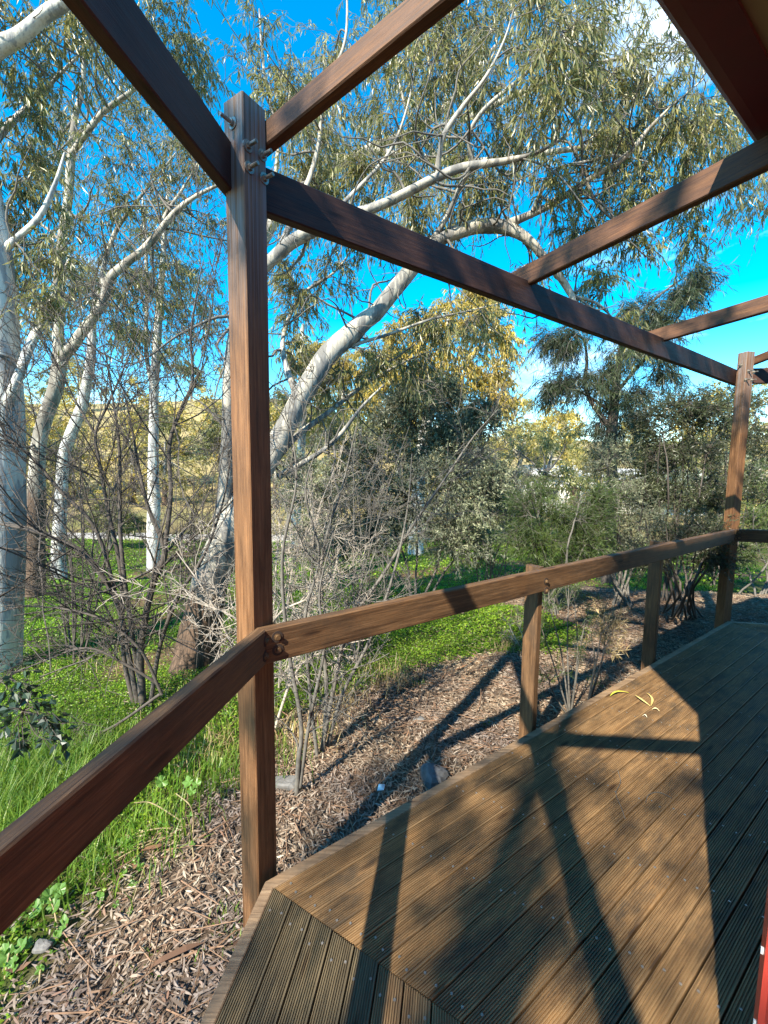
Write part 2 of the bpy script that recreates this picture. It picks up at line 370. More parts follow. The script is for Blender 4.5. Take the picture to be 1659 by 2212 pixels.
# weathered, chamfered cap of the near post
def r1(x, y): return ((780+x*.2712)*.57604, (340+y*.2712)*.57604)
lN = -tN                                                            # normal of the left face
def onface(px, n): return hit(*px, n, MN@n+.001)
def addb(o, p, ax, **k):
    b = bolt(p, ax, None, **k); b.parent = o; b.data.transform(FM[o.name].inverted()); return b
for q in ((548, 765), (752, 895), (570, 1065), (778, 1215)): addb(pn, onface(r1(*q), fN), fN)
addb(pn, onface(r1(345, 455), lN), lN, ln=.05)
def r4(x, y): return ((2580+x*.1808)*.57604, (1260+y*.1808)*.57604)
for q in ((1250, 730), (1360, 750), (1200, 910), (1320, 915)): addb(pf, hit(*r4(*q), fF, MF@fF), fF)
addb(pf, hit(*r4(1100, 610), -tF, MF@(-tF)), -tF)
ZB, ZT = 2.552, 2.71
def beam(name, A, B, side, z0, z1, w=.045, mat=M_beam, **k): return timber(name, np.array(A)+Z3*(z0+z1)/2, np.array(B)+Z3*(z0+z1)/2, side, w, z1-z0, mat, perg, **k)
b1 = beam('beam', N1*-1.6715+D1*.57, N1*-1.6715+D1*5.93, N1, ZB, ZT)
b2 = beam('beam', N2*-.8045+D2*1.515, N2*-.8045+D2*-3.8, N2, ZB, ZT)
OB3 = O3-.142-.0225
b3 = beam('beam', N3*OB3+D3*(cF@D3-.02), N3*OB3+D3*(cF@D3+3.0), N3, ZB, ZT)
def rafter(nd, dd, along, o_out, o_in, o_ref, zref, slope, dep=.115, w=.045):
    f = lambda o: nd*o+dd*along+Z3*(zref+(o-o_ref)*slope+dep/2)
    return timber('rafter', f(o_out), f(o_in), dd, w, dep, M_raft, perg)
rafter(N1, D1, 2.2325, -1.80, -.22, -1.649, 2.688, .078); rafter(N1, D1, 4.05, -1.79, -.22, -1.649, 2.688, .078)
rafter(N2, D2, -.385, -.95, .6, -.782, 2.688, .078); rafter(N2, D2, -2.2, -.95, .6, -.782, 2.688, .078)
rafter(N3, D3, C2@D3+1.7, O3-.29, O3+1.2, O3-.142, 2.688, .078)
def hip(Mc, b, t, name='hip_rafter'):
    f = lambda s: Mc+t*.1235+b*s+Z3*(2.735+.178*s+.04)
    return timber(name, f(-.06), f(.97), t, .045, .082, M_raft, perg)
bN = (N1+N2)/np.linalg.norm(N1+N2); bF = (N1+N3)/np.linalg.norm(N1+N3)
hip(MN, bN, np.array([-bN[1], bN[0], 0])); hip(MF, bF, np.array([-bF[1], bF[0], 0]))

# ------------------------------------------------------------------ handrail
rl = empty('deck_railing'); tag(rl, 'brown timber handrail with square uprights along the deck edge', 'railing')
ZR0, ZR1 = .8756, 1.009; zr = (ZR0+ZR1)/2
T22 = math.tan(R_(22.5))
ra = xing(N2, -.6935, N1, -1.5225); o3r = (N1*-1.5+D1*5.702)@N3-.0225; rb = xing(N1, -1.5225, N3, o3r)
def rail(A, B, side, **k): return timber('rail', A+Z3*zr, B+Z3*zr, side, .045, ZR1-ZR0, M_rail, rl, **k)
rail1 = rail(ra, rb, N1, cutA=T22, cutB=-T22); rail2 = rail(ra-D2*.0012, ra-D2*5.2, N2, cutA=T22); rail3 = rail(rb+D3*.0012, rb+D3*3.3, N3, cutA=T22)
for al in (2.317, 4.045):
    c = N1*-1.5955+D1*al; timber('upright', c+Z3*GZ0, c+Z3*1.014, D1, .05, .1, M_rail, rl)
for al in (-.3, -2.0):
    c = N2*-.768+D2*al; timber('upright', c+Z3*GZ0, c+Z3*1.028, D2, .05, .1, M_rail, rl)
def r2(x, y): return ((860+x*.2411)*.57604, (2280+y*.2411)*.57604)
def r6(x, y): return ((1840+x*.4822)*.57604, (2060+y*.4822)*.57604)
def r5(x, y): return ((2580+x*.2712)*.57604, (1900+y*.2712)*.57604)
def addr(o, p, ax):
    h = addb(o, p-ax*.002, ax, r=.0225, ln=.0032, nut=0, wash=.0225, mat=M_recess_shade, name='recess_shade_disc')  # flat dark disc round the bolt head, recess shade put into its colour
    addb(o, p, ax, r=.0095, ln=.012, nut=0, wash=.013, mat=M_rust, name='bolt_head')
for q in ((575, 510), (565, 745)): addr(rail2, hit(*r2(*q), N2, -.671), N2)
for q in ((745, 450), (755, 650)): addr(rail1, hit(*r2(*q), N1, -1.5), N1)
for q in ((432, 250), (434, 322)): addr(rail1, hit(*r6(*q), N1, -1.5), N1)
for q in ((712, 355), (707, 432)): addr(rail3, hit(*r5(*q), N3, o3r+.0225), N3)
for q in ((652, 375), (648, 440)): addr(rail1, hit(*r5(*q), N1, -1.5), N1)

# ------------------------------------------------------------------ the building whose eave and corner reach into view
bld = empty('building'); tag(bld, 'red walled building with maroon gutter and tan soffit beside the deck', 'building')
UW = 1.331
sweep('wall', [(UW, -.4), (UW, 2.9), (UW+.12, 2.9), (UW+.12, -.4)], M_red, bld)
cw = c1(UW); box('corner_trim', cw+Z3*1.25+bN*.02, bN, np.array([-bN[1], bN[0], 0]), (.048, .03, 3.2), M_red, bld)
sweep('soffit', [(.995, 2.915), (UW+.05, 2.93), (UW+.05, 2.945), (.995, 2.93)], M_tan, bld)
sweep('gutter', [(.854, 3.03), (.852, 2.93), (.858, 2.912), (.872, 2.903), (.9, 2.9), (.995, 2.9), (.995, 3.05), (.985, 3.05), (.985, 2.91), (.866, 2.915), (.864, 3.03)], M_maroon, bld)
sweep('gutter_bead', [(.846, 3.028), (.846, 3.04), (.856, 3.046), (.866, 3.04), (.864, 3.028)], M_maroon, bld)
sweep('roof', [(.93, 3.05), (3.2, 3.62), (3.2, 3.66), (.93, 3.08)], M_roof, bld)
rg = np.random.default_rng(8)
acc = Acc()
for z in (.46, .64, .79):
    p = cw-bN*.006-np.array([-bN[1], bN[0], 0])*rg.uniform(.0, .012)+Z3*z; h = rg.uniform(.008, .03)
    V = [(p+bN*.002*a+np.array([-bN[1], bN[0], 0])*rg.uniform(.001, .003)*c+Z3*h*e) for e in (0, 1) for a, c in ((-1, -1), (1, -1), (1, 1), (-1, 1))]; acc.add(V, BOXF)
acc.build('chipped_paint', M_chip, bld, kind='stuff')

# ------------------------------------------------------------------ ground, path, hillside
def sstep(a, b, x):
    t = np.clip((x-a)/(b-a), 0, 1); return t*t*(3-2*t)
def wob(x, y, s=1., p=0.):
    return (np.sin(x*1.3*s+y*.7*s+p)+np.sin(-x*.8*s+y*1.7*s+1.3+p)+.6*np.sin(x*2.9*s-y*2.1*s+2.1*p)+.4*np.sin(x*5.3*s+y*4.7*s+.5))/3
def outd(x, y):                                                      # metres outside the deck edge (negative under the deck)
    p = np.stack([x, y], -1)
    return np.maximum(np.maximum(O1-p@N1[:2], O2-p@N2[:2]), O3-p@N3[:2])
def gz(x, y):
    d = outd(x, y)
    z = -.30-.45*sstep(.8, 5.5, d)-.45*sstep(5, 14, d)+.05*wob(x, y, .9)*sstep(.5, 3, d)+.02*wob(x, y, 3.1)
    hill = sstep(22, 75, y)*(7.5+5.5*sstep(10, -25, x)+2*wob(x, y, .06))
    bank = .7*sstep(17.5, 20, y)*sstep(12, 4, x)
    return z+hill+bank
def grid(xs, ys):
    X, Y = np.meshgrid(xs, ys); n, m_ = X.shape
    V = np.stack([X, Y, gz(X, Y)], -1).reshape(-1, 3); i = np.arange(n-1)[:, None]*m_+np.arange(m_-1)
    return V, np.stack([i, i+1, i+m_+1, i+m_], -1).reshape(-1, 4)
xs = np.concatenate([np.linspace(-260, -14, 26, endpoint=False), np.linspace(-14, 14, 140, endpoint=False), np.linspace(14, 260, 26)])
ys = np.concatenate([np.linspace(-120, -6, 14, endpoint=False), np.linspace(-6, 16, 120, endpoint=False), np.linspace(16, 90, 60, endpoint=False), np.linspace(90, 420, 14)])
V, F = grid(xs, ys)
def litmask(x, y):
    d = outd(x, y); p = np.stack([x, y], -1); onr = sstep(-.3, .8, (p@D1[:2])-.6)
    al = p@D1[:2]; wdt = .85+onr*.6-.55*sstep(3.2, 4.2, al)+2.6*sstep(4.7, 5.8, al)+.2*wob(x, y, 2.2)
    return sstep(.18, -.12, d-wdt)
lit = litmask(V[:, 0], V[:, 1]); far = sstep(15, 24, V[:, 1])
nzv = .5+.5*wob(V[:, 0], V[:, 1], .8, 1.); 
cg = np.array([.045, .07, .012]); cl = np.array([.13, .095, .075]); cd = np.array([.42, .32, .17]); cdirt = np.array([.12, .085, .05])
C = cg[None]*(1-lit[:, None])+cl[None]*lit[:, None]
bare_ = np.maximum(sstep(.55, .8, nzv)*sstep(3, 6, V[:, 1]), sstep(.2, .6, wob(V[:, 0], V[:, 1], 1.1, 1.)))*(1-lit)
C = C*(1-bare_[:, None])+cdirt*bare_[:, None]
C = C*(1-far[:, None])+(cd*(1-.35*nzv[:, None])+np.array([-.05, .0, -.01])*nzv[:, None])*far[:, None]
M, n, b = newmat('ground_soil_and_grass')
atn = N_(n, 'ShaderNodeAttribute', attribute_name='gcol'); tcn = N_(n, 'ShaderNodeTexCoord')
t1 = N_(n, 'ShaderNodeTexNoise', Scale=9., Detail=8., Roughness=.7); n.links.new(tcn.outputs['Object'], t1.inputs['Vector'])
t2 = N_(n, 'ShaderNodeTexNoise', Scale=.7, Detail=4.); n.links.new(tcn.outputs['Object'], t2.inputs['Vector'])
c = mixc(n, 1., atn.outputs['Color'], ramp(n, [(.3, (.45, .42, .4)), (.55, (1, 1, 1)), (.75, (1.5, 1.45, 1.3))], t1.outputs[0]), 'MULTIPLY')
c = mixc(n, .6, c, ramp(n, [(.35, (.7, .75, .7)), (.65, (1.25, 1.15, 1))], t2.outputs[0]), 'MULTIPLY')
n.links.new(c, b.inputs['Base Color']); b.inputs['Roughness'].default_value = .95; b.inputs['Specular IOR Level'].default_value = .1
bp = N_(n, 'ShaderNodeBump', Strength=.8, Distance=.04); n.links.new(t1.outputs[0], bp.inputs['Height']); n.links.new(bp.outputs[0], b.inputs['Normal'])
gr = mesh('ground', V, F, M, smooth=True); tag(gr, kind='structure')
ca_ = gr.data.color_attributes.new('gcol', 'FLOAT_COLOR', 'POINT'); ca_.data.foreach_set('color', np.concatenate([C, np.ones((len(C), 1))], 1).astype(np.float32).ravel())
# pale footpath across the flat, seen through the trunks on the left
M_path = plain('pale_concrete', (.33, .30, .27), .9, 0, .2, 3)
px_ = np.linspace(-30, 4, 40); pc = 17.2+.5*np.sin(px_*.15)-.05*px_
Vp = np.vstack([np.stack([px_, pc-.8, gz(px_, pc-.8)*0-1.13], 1), np.stack([px_, pc+.8, px_*0-1.12], 1), np.stack([px_, pc+.8, px_*0-1.35], 1), np.stack([px_, pc-.8, px_*0-1.35], 1)]); k = np.arange(39)
pth = mesh('path', Vp, np.vstack([np.stack([k+a*40, k+1+a*40, k+1+((a+1) % 4)*40, k+((a+1) % 4)*40], 1) for a in range(4)]), M_path); tag(pth, kind='structure')

# ------------------------------------------------------------------ trees
M_gum = bark('smooth_gum_bark', (.56, .54, .49), (.33, .34, .35), (.17, .14, .11))
M_gum2 = bark('smooth_gum_bark_with_rough_base', (.36, .335, .285), (.185, .18, .17), (.13, .10, .075), stocking=.35)
M_gum3 = bark('pale_gum_bark_brown_base', (.38, .355, .30), (.22, .2, .17), (.14, .105, .07), stocking=1.1)
M_twig = plain('grey_brown_twig', (.115, .105, .092), .85, 0, .3, 30)
M_dark = plain('dark_twig', (.07, .058, .05), .85, 0, .35, 25)
M_dead = plain('bleached_dead_twig', (.36, .31, .26), .85, 0, .3, 25)
M_leaf = leafmat('gum_leaf', [(.055, .07, .028), (.11, .125, .05), (.18, .18, .08), (.28, .255, .125)], .34, (.4, .38, .12), rough=.36)
M_leafy = leafmat('gum_leaf_golden', [(.2, .185, .045), (.36, .3, .075), (.5, .38, .1), (.56, .42, .13)], .34, (.6, .5, .1))
M_olive = leafmat('olive_leaf', [(.055, .078, .052), (.11, .135, .095), (.18, .205, .155), (.27, .29, .23)], .22, (.2, .24, .12), rough=.5)
M_cas = leafmat('sheoak_needle', [(.025, .042, .025), (.04, .06, .034), (.06, .08, .042)], .2, (.07, .1, .04))
M_green = leafmat('green_shrub_leaf', [(.04, .07, .02), (.065, .105, .03), (.10, .14, .05)], .3, (.16, .25, .04))
M_dkgreen = leafmat('dark_shrub_leaf', [(.03, .042, .022), (.05, .064, .034), (.08, .092, .05)], .2, (.09, .12, .03))
M_far = leafmat('distant_leaf', [(.17, .17, .06), (.3, .27, .1), (.44, .37, .15)], .32, (.5, .44, .12))
M_farg = leafmat('distant_dark_leaf', [(.08, .095, .04), (.13, .14, .06), (.2, .2, .085)], .28, (.28, .29, .08))

class Tree:
    def __init__(s, name, label, cat, seed, group=None):
        s.root = empty(name); tag(s.root, label, cat, group); s.rg = np.random.default_rng(seed)
        s.wood = Acc(); s.tw = Acc(); s.lf = Acc(); s.nodes = np.zeros((0, 4)); s.seed = seed
    def limb(s, pts, sides=10, dens=6, lump=.1, wander=.0):
        P = catmull(np.array(pts, float), dens)
        if wander: P[1:-1, :3] += s.rg.normal(0, wander, (len(P)-2, 3))*P[1:-1, 3:4]
        tube(s.wood, P, sides, lump, s.rg); s.nodes = np.vstack([s.nodes, P]); return P
    def tangle(s, n, ln, r, rmin=.02, up=.25, bend=.3):
        base = s.nodes[(s.nodes[:, 3] > rmin) & (s.nodes[:, 2] > 1.4)]; rg = s.rg
        for j in rg.integers(0, len(base), n):
            p = base[j, :3].copy(); d = unit(rg.normal(size=3)+Z3*up); L = ln*rg.uniform(.5, 1.3); P = []; K = 7; r0 = min(r*rg.uniform(.6, 1.3), base[j, 3]*.6)
            for k in range(K): P.append([*p, r0*(1-.8*k/(K-1))]); d = unit(d+rg.normal(0, bend, 3)+Z3*up*.15); p = p+d*L/(K-1)
            P = catmull(np.array(P), 2); tube(s.tw, P, 5); s.nodes = np.vstack([s.nodes, P[3:]])
    def limbpx(s, pts, **k):                                          # points given where the photograph shows them, with their distance
        return s.limb([(*at(x, y, d), r) for (x, y, d, r) in pts], **k)
    def clump(s, c, rad, nb=8, tw=9, lv=12, L=.12, W=.018, droop=.8, twl=.35, up=.15, maxr=.03, spread=.5, thin=.0016):
        rg = s.rg; c = np.array(c); rad = np.broadcast_to(np.array(rad, float), 3)
        d = unit(rg.normal(size=(nb, 3)))*rg.uniform(.25, 1, (nb, 1))**.6; E = c+d*rad
        order = np.argsort([np.min(np.linalg.norm(s.nodes[:, :3]-e, axis=1)) for e in E])
        starts, dirs = [], []
        for i in order:
            e = E[i]; v = s.nodes[:, :3]-e; dist = np.linalg.norm(v, axis=1)+.25*np.maximum(0, v[:, 2]); j = np.argmin(dist+np.where(s.nodes[:, 3] < .004, .3, 0))
            a = s.nodes[j, :3]; r0 = min(maxr, s.nodes[j, 3]*.75, .007+.012*dist[j]); ln = np.linalg.norm(e-a)
            mid = (a+e)/2+rg.normal(0, .12, 3)*ln+Z3*up*ln
            m2 = (mid+e)/2+rg.normal(0, .06, 3)*ln
            P = catmull(np.array([[*a, r0], [*mid, r0*.7], [*m2, r0*.5], [*e, max(.002, r0*.3)]]), 4)
            tube(s.tw, P if thin < .005 else P[::3], (5 if r0 > .012 else 4) if thin < .005 else 3); s.nodes = np.vstack([s.nodes, P[4:]])
            q = rg.uniform(.35, 1.0, tw); idx = np.clip((q*(len(P)-1)).astype(int), 0, len(P)-1)
            starts.append(P[idx, :3]); dirs.append(np.repeat([unit(e-mid)], tw, 0))
        S = np.vstack(starts); Dv = unit(np.vstack(dirs)*.6+rg.normal(0, spread, (len(S), 3))+Z3*.1); n = len(S)
        ln = rg.uniform(.5, 1.3, n)[:, None]*twl; K = 3; t = np.linspace(0, 1, K)
        P = S[:, None]+Dv[:, None]*(ln*t[None])[..., None]-Z3*(droop*.55*ln*t[None]**2)[..., None]
        if thin < .005: tubes_batch(s.tw, P, np.repeat([np.linspace(thin*1.5, thin*.6, K)], n, 0), 3)
        # leaves along the twigs
        tt = rg.uniform(.15, 1.05, (n, lv)); f = tt*(K-1); i0 = np.clip(f.astype(int), 0, K-2); fr = (f-i0)[..., None]
        a = np.take_along_axis(P, i0[..., None].repeat(3, -1), 1); b_ = np.take_along_axis(P, (i0+1)[..., None].repeat(3, -1), 1)
        B = (a+(b_-a)*fr).reshape(-1, 3); tan = unit(b_-a).reshape(-1, 3)
        LD = tan*.45+rg.normal(0, .42, B.shape)-Z3*droop
        leaves(s.lf, B, LD, L*rg.uniform(.6, 1.25, len(B)), W*rg.uniform(.7, 1.3, len(B)), rg)
    def clumppx(s, x, y, d, r, ry=None, rd=None, **k):
        q = d/FPX; s.clump(at(x, y, d), (r*q, (rd if rd else r)*q, (ry if ry else r)*q), **k)
    def done(s, barkm, twigm, leafm, wname='trunk', lname='crown', smooth=True):
        s.wood.build(wname, barkm, s.root, smooth=smooth)
        s.tw.build('twigs', twigm, s.root, smooth=True, kind='stuff')
        s.lf.build(lname, leafm, s.root, kind='stuff')
        return s.root
def G(x, y): return float(gz(np.array([x]), np.array([y]))[0])
def gpt(px, py):                                                      # where the ray through (px, py) meets the ground
    r = ray(px, py); t = np.linspace(1.2, 60, 6000); P = EY+r*t[:, None]; z = gz(P[:, 0], P[:, 1]); i = np.argmax(P[:, 2] < z)
    return P[i]

# big leaning gum behind the near post: its canopy fills the top of the picture
t4 = Tree('leaning_gum_tree', 'large leaning gum with mottled pale bark and a rough brown base behind the near post', 'tree', 41)
t4.limbpx([(408, 1490, 4.35, .2565), (428, 1400, 4.38, .2232), (448, 1290, 4.4, .1947), (478, 1190, 4.45, .1757), (530, 1080, 4.55, .1472), (601, 950, 4.7, .1176), (655, 850, 4.8, .1109), (710, 766, 4.9, .1075), (776, 703, 4.95, .1008), (819, 668, 5.0, .0941), (870, 604, 5.0, .0823), (935, 528, 5.0, .0773), (988, 502, 5.0, .0739), (1042, 488, 5.0, .0722), (1090, 492, 5.0, .0672), (1140, 518, 5.0, .0521), (1199, 585, 5.05, .0403), (1229, 628, 5.1, .0353), (1242, 660, 5.1, .0252), (1262, 720, 5.15, .0151)], sides=14)
t4.limbpx([(470, 1215, 4.45, .1040), (484, 1090, 4.5, .0784), (492, 960, 4.5, .0720), (496, 820, 4.5, .0680), (512, 700, 4.5, .0624), (550, 608, 4.45, .0600), (597, 552, 4.4, .0608), (655, 508, 4.35, .0592), (740, 470, 4.3, .0496), (818, 445, 4.25, .0448), (934, 388, 4.2, .0400), (1000, 362, 4.2, .0360), (1100, 346, 4.2, .0280), (1160, 330, 4.2, .0176), (1230, 290, 4.3, .0096)], sides=12)
t4.limbpx([(944, 380, 4.2, .0288), (950, 330, 4.15, .0245), (962, 285, 4.1, .0216), (1002, 227, 4.1, .0187), (1050, 165, 4.0, .0144), (1089, 87, 4.0, .0094), (1110, 20, 4.0, .0058)])
t4.limbpx([(930, 525, 5.0, .0360), (965, 470, 4.9, .0302), (1000, 392, 4.7, .0259), (1021, 355, 4.6, .0245), (1012, 300, 4.5, .0216), (1041, 242, 4.4, .0194), (1118, 174, 4.4, .0144), (1200, 110, 4.3, .0086)])
t4.limbpx([(1085, 490, 5.0, .0446), (1130, 470, 5.0, .0403), (1195, 440, 4.95, .0360), (1273, 387, 4.9, .0317), (1350, 339, 4.8, .0259), (1399, 281, 4.7, .0187), (1450, 230, 4.6, .0115), (1520, 170, 4.6, .0065)])
t4.limbpx([(1150, 455, 4.95, .0216), (1195, 372, 4.8, .0173), (1273, 348, 4.8, .0144), (1331, 336, 4.8, .0115), (1400, 350, 4.8, .0065)])
t4.limbpx([(1265, 392, 4.9, .0202), (1290, 440, 4.95, .0158), (1330, 478, 5.0, .0115), (1370, 490, 5.0, .0058)])
t4.limbpx([(1236, 640, 5.1, .0187), (1254, 643, 5.1, .0173), (1294, 658, 5.15, .0144), (1324, 690, 5.2, .0086), (1345, 730, 5.2, .0043)])
t4.limbpx([(590, 1000, 4.75, .0432), (637, 945, 5.0, .0360), (710, 890, 5.2, .0302), (764, 848, 5.4, .0245), (806, 818, 5.5, .0187), (900, 770, 5.7, .0101), (990, 740, 5.8, .0050)])
t4.limbpx([(600, 1030, 4.7, .0360), (685, 981, 4.9, .0288), (734, 939, 5.0, .0230), (782, 878, 5.1, .0158), (830, 830, 5.2, .0086)])
t4.limbpx([(720, 760, 4.9, .0288), (780, 740, 5.0, .0216), (840, 722, 5.1, .0173), (930, 690, 5.2, .0130), (1010, 672, 5.3, .0094), (1080, 655, 5.4, .0050)])
t4.limbpx([(600, 552, 4.4, .0324), (640, 450, 4.6, .0288), (670, 380, 4.7, .0259), (690, 300, 4.8, .0216), (700, 200, 4.8, .0187), (745, 90, 4.8, .0144), (750, -40, 4.8, .0086)])
t4.limbpx([(690, 490, 4.3, .0216), (760, 420, 4.6, .0187), (840, 330, 4.8, .0158), (880, 230, 4.9, .0115), (900, 120, 5.0, .0072)])
t4.limbpx([(505, 730, 4.5, .0360), (560, 520, 5.2, .0302), (600, 330, 5.6, .0245), (570, 150, 5.8, .0173), (560, 20, 6., .0101)])
t4.limbpx([(640, 860, 4.8, .0360), (610, 740, 5.4, .0288), (650, 640, 5.8, .0216), (720, 590, 6.0, .0144), (760, 540, 6.2, .0072)])
t4.tangle(120, 1.1, .014); t4.tangle(150, .6, .006, .008)
CL4 = [(570, 90, 5.6, 62, 110), (600, 230, 5.4, 40, 50), (690, 300, 5.0, 70, 60), (650, 230, 5.6, 50, 60), (640, 395, 5.0, 45, 45), (760, 400, 5.0, 65, 50), (830, 320, 5.2, 75, 60), (760, 190, 5.4, 75, 75), (900, 140, 5.2, 75, 75), (850, 50, 5.5, 70, 60), (975, 80, 5.0, 70, 70), (1050, 130, 4.6, 60, 70), (1040, 30, 4.8, 60, 50),
       (1170, 60, 4.2, 80, 70), (1180, 175, 3.9, 58, 62), (1230, 120, 4.0, 60, 70), (1300, 70, 4.6, 70, 60), (1330, 200, 4.9, 70, 60), (1420, 150, 4.8, 70, 70), (1470, 240, 4.8, 70, 60), (1400, 300, 5.2, 70, 50), (1530, 300, 5.0, 60, 60), (1570, 370, 5.2, 40, 35), (1290, 320, 4.9, 60, 40), (1215, 400, 4.8, 45, 40), (1110, 265, 4.8, 60, 50),
       (1000, 300, 5.2, 50, 60), (920, 260, 5.4, 60, 50), (1000, 430, 5.2, 50, 30), (900, 440, 5.0, 50, 30), (1050, 390, 5.0, 50, 30), (1320, 420, 5.0, 38, 50), (1390, 420, 5.2, 40, 40), (1500, 420, 5.6, 45, 35), (1240, 500, 5.0, 25, 25), (1490, 490, 5.6, 25, 40), (1355, 530, 5.4, 28, 40), (1640, 420, 6.0, 50, 40), (1600, 210, 5.4, 50, 60), (1290, 620, 5.2, 30, 30), (1340, 690, 5.3, 22, 20), (1130, 600, 5.2, 20, 12),
       (640, 660, 5.8, 50, 50), (620, 600, 5.6, 40, 30), (720, 590, 6.0, 40, 35), (690, 440, 5.4, 60, 40), (800, 490, 5.4, 50, 25), (640, 760, 5.6, 40, 35), (930, 690, 5.3, 45, 30), (1030, 680, 5.4, 35, 26), (830, 770, 5.4, 50, 30), (900, 800, 5.7, 50, 30), (730, 830, 5.3, 50, 40)]
for (x, y, d, r, ry) in CL4:
    t4.clumppx(x, y, d, r, ry, rd=max(r, ry)*1.3, nb=int(4+r/9), tw=9, lv=11, L=.11, W=.0145, droop=.95, twl=.36, thin=.0022)
t4.done(M_gum2, M_twig, M_leaf)

t7 = Tree('pale_crowned_gum_tree', 'tall gum farther back whose pale sunlit crown fills the gaps at the top', 'tree', 47)
t7.limbpx([(552, 1130, 12, .24), (548, 900, 12, .22), (545, 700, 12, .2), (560, 540, 12, .17), (640, 420, 12, .14), (780, 330, 12, .11), (930, 260, 12, .09), (1070, 100, 12, .04)], sides=10)
t7.limbpx([(600, 470, 12, .1), (680, 340, 12.2, .07), (720, 250, 12.4, .05), (700, 120, 12.5, .03)]); t7.limbpx([(800, 325, 12, .09), (1000, 350, 11.8, .075), (1250, 320, 11.6, .06), (1420, 300, 11.5, .045), (1560, 320, 11.4, .025)])
t7.limbpx([(1000, 260, 12, .08), (1150, 190, 11.8, .06), (1320, 130, 11.6, .04), (1480, 110, 11.5, .02)]); t7.limbpx([(950, 350, 12, .07), (880, 240, 12.2, .05), (850, 120, 12.4, .03)])
for (x, y, r, ry) in [(700, 160, 70, 60), (700, 300, 60, 45), (640, 250, 45, 45), (780, 360, 60, 40), (850, 130, 70, 55), (870, 240, 70, 50), (960, 180, 70, 60), (1060, 90, 80, 60), (1080, 220, 70, 50), (1000, 310, 70, 40), (1180, 170, 70, 50), (1200, 290, 70, 45), (1320, 120, 80, 60), (1330, 250, 70, 50), (1430, 300, 70, 50), (1470, 150, 80, 60), (1550, 250, 70, 60), (1560, 330, 60, 45), (1620, 330, 50, 50), (780, 20, 60, 50), (940, 30, 70, 50), (1150, 20, 70, 50), (900, 380, 60, 35), (1100, 380, 50, 30), (820, 460, 50, 30), (730, 470, 40, 30)]:
    t7.clumppx(x, y, 11.9+t7.rg.normal(0, .4), r, ry, rd=max(r, ry)*1.3, nb=int(4+r/12), tw=8, lv=10, L=.15, W=.024, droop=.9, twl=.6, thin=.004)
t7.done(M_gum3, M_twig, leafmat('pale_gum_leaf', [(.11, .12, .05), (.2, .195, .085), (.3, .28, .13), (.4, .35, .17)], .36, (.48, .44, .15), rough=.36))

# pale gum standing at the left edge
t1 = Tree('pale_gum_tree', 'thick pale smooth gum trunk at the left edge', 'tree', 11)
g = gpt(-5, 1455); dl = g[1]
t1.limbpx([(-12, 1470, dl, .26), (-6, 1400, dl, .235), (0, 1250, dl, .228), (0, 1000, dl, .222), (-4, 800, dl, .215), (-22, 560, dl, .2), (-50, 380, dl, .17), (-90, 200, dl, .15), (-110, 0, dl, .13), (-130, -260, dl, .1)], sides=16, lump=.05)
t1.limbpx([(-4, 930, dl, .05), (18, 868, dl-.1, .052), (45, 800, dl-.1, .046), (70, 735, dl, .045), (106, 665, dl+.2, .036), (125, 620, dl+.3, .026), (150, 560, dl+.4, .014)])
t1.limbpx([(-20, 565, dl, .05), (30, 520, dl, .034), (84, 470, dl, .03), (119, 398, dl, .02), (140, 330, dl, .01)])
t1.limbpx([(-70, 165, dl, .09), (-10, 108, dl, .08), (47, 75, dl, .068), (94, 34, dl, .062), (140, 6, dl, .055), (220, -60, dl, .045), (330, -150, dl, .03)])
t1.limbpx([(-55, 360, dl, .06), (-10, 300, dl+.4, .045), (60, 230, dl+.7, .03), (130, 160, dl+.9, .018), (200, 90, dl+1, .01)])
t1.limbpx([(-100, 60, dl, .07), (-60, -60, dl+.4, .05), (40, -120, dl+.8, .04), (200, -130, dl+1.2, .03), (380, -120, dl+1.3, .018)])
t1.tangle(50, 1.0, .014); t1.tangle(60, .6, .006, .008)
for (x, y, d, r, ry) in [(50, 190, 5.2, 60, 50), (140, 140, 5.6, 60, 50), (30, 300, 5.4, 60, 50), (230, 60, 5.8, 60, 45), (60, 400, 5.0, 50, 40), (20, 470, 5.2, 30, 40), (330, 110, 6.4, 60, 60), (390, 40, 6.2, 60, 50), (420, 160, 6.6, 50, 50), (330, -40, 6, 70, 50), (150, -30, 5.2, 70, 50), (30, 40, 5, 40, 40), (130, 560, 5.0, 30, 26), (110, 640, 4.7, 26, 22), (25, 600, 5.2, 22, 40)]:
    t1.clumppx(x, y, d, r, ry, rd=max(r, ry)*1.3, nb=int(5+r/9), tw=9, lv=10, L=.115, W=.017, droop=.95, twl=.38)
t1.done(M_gum, M_twig, M_leaf)

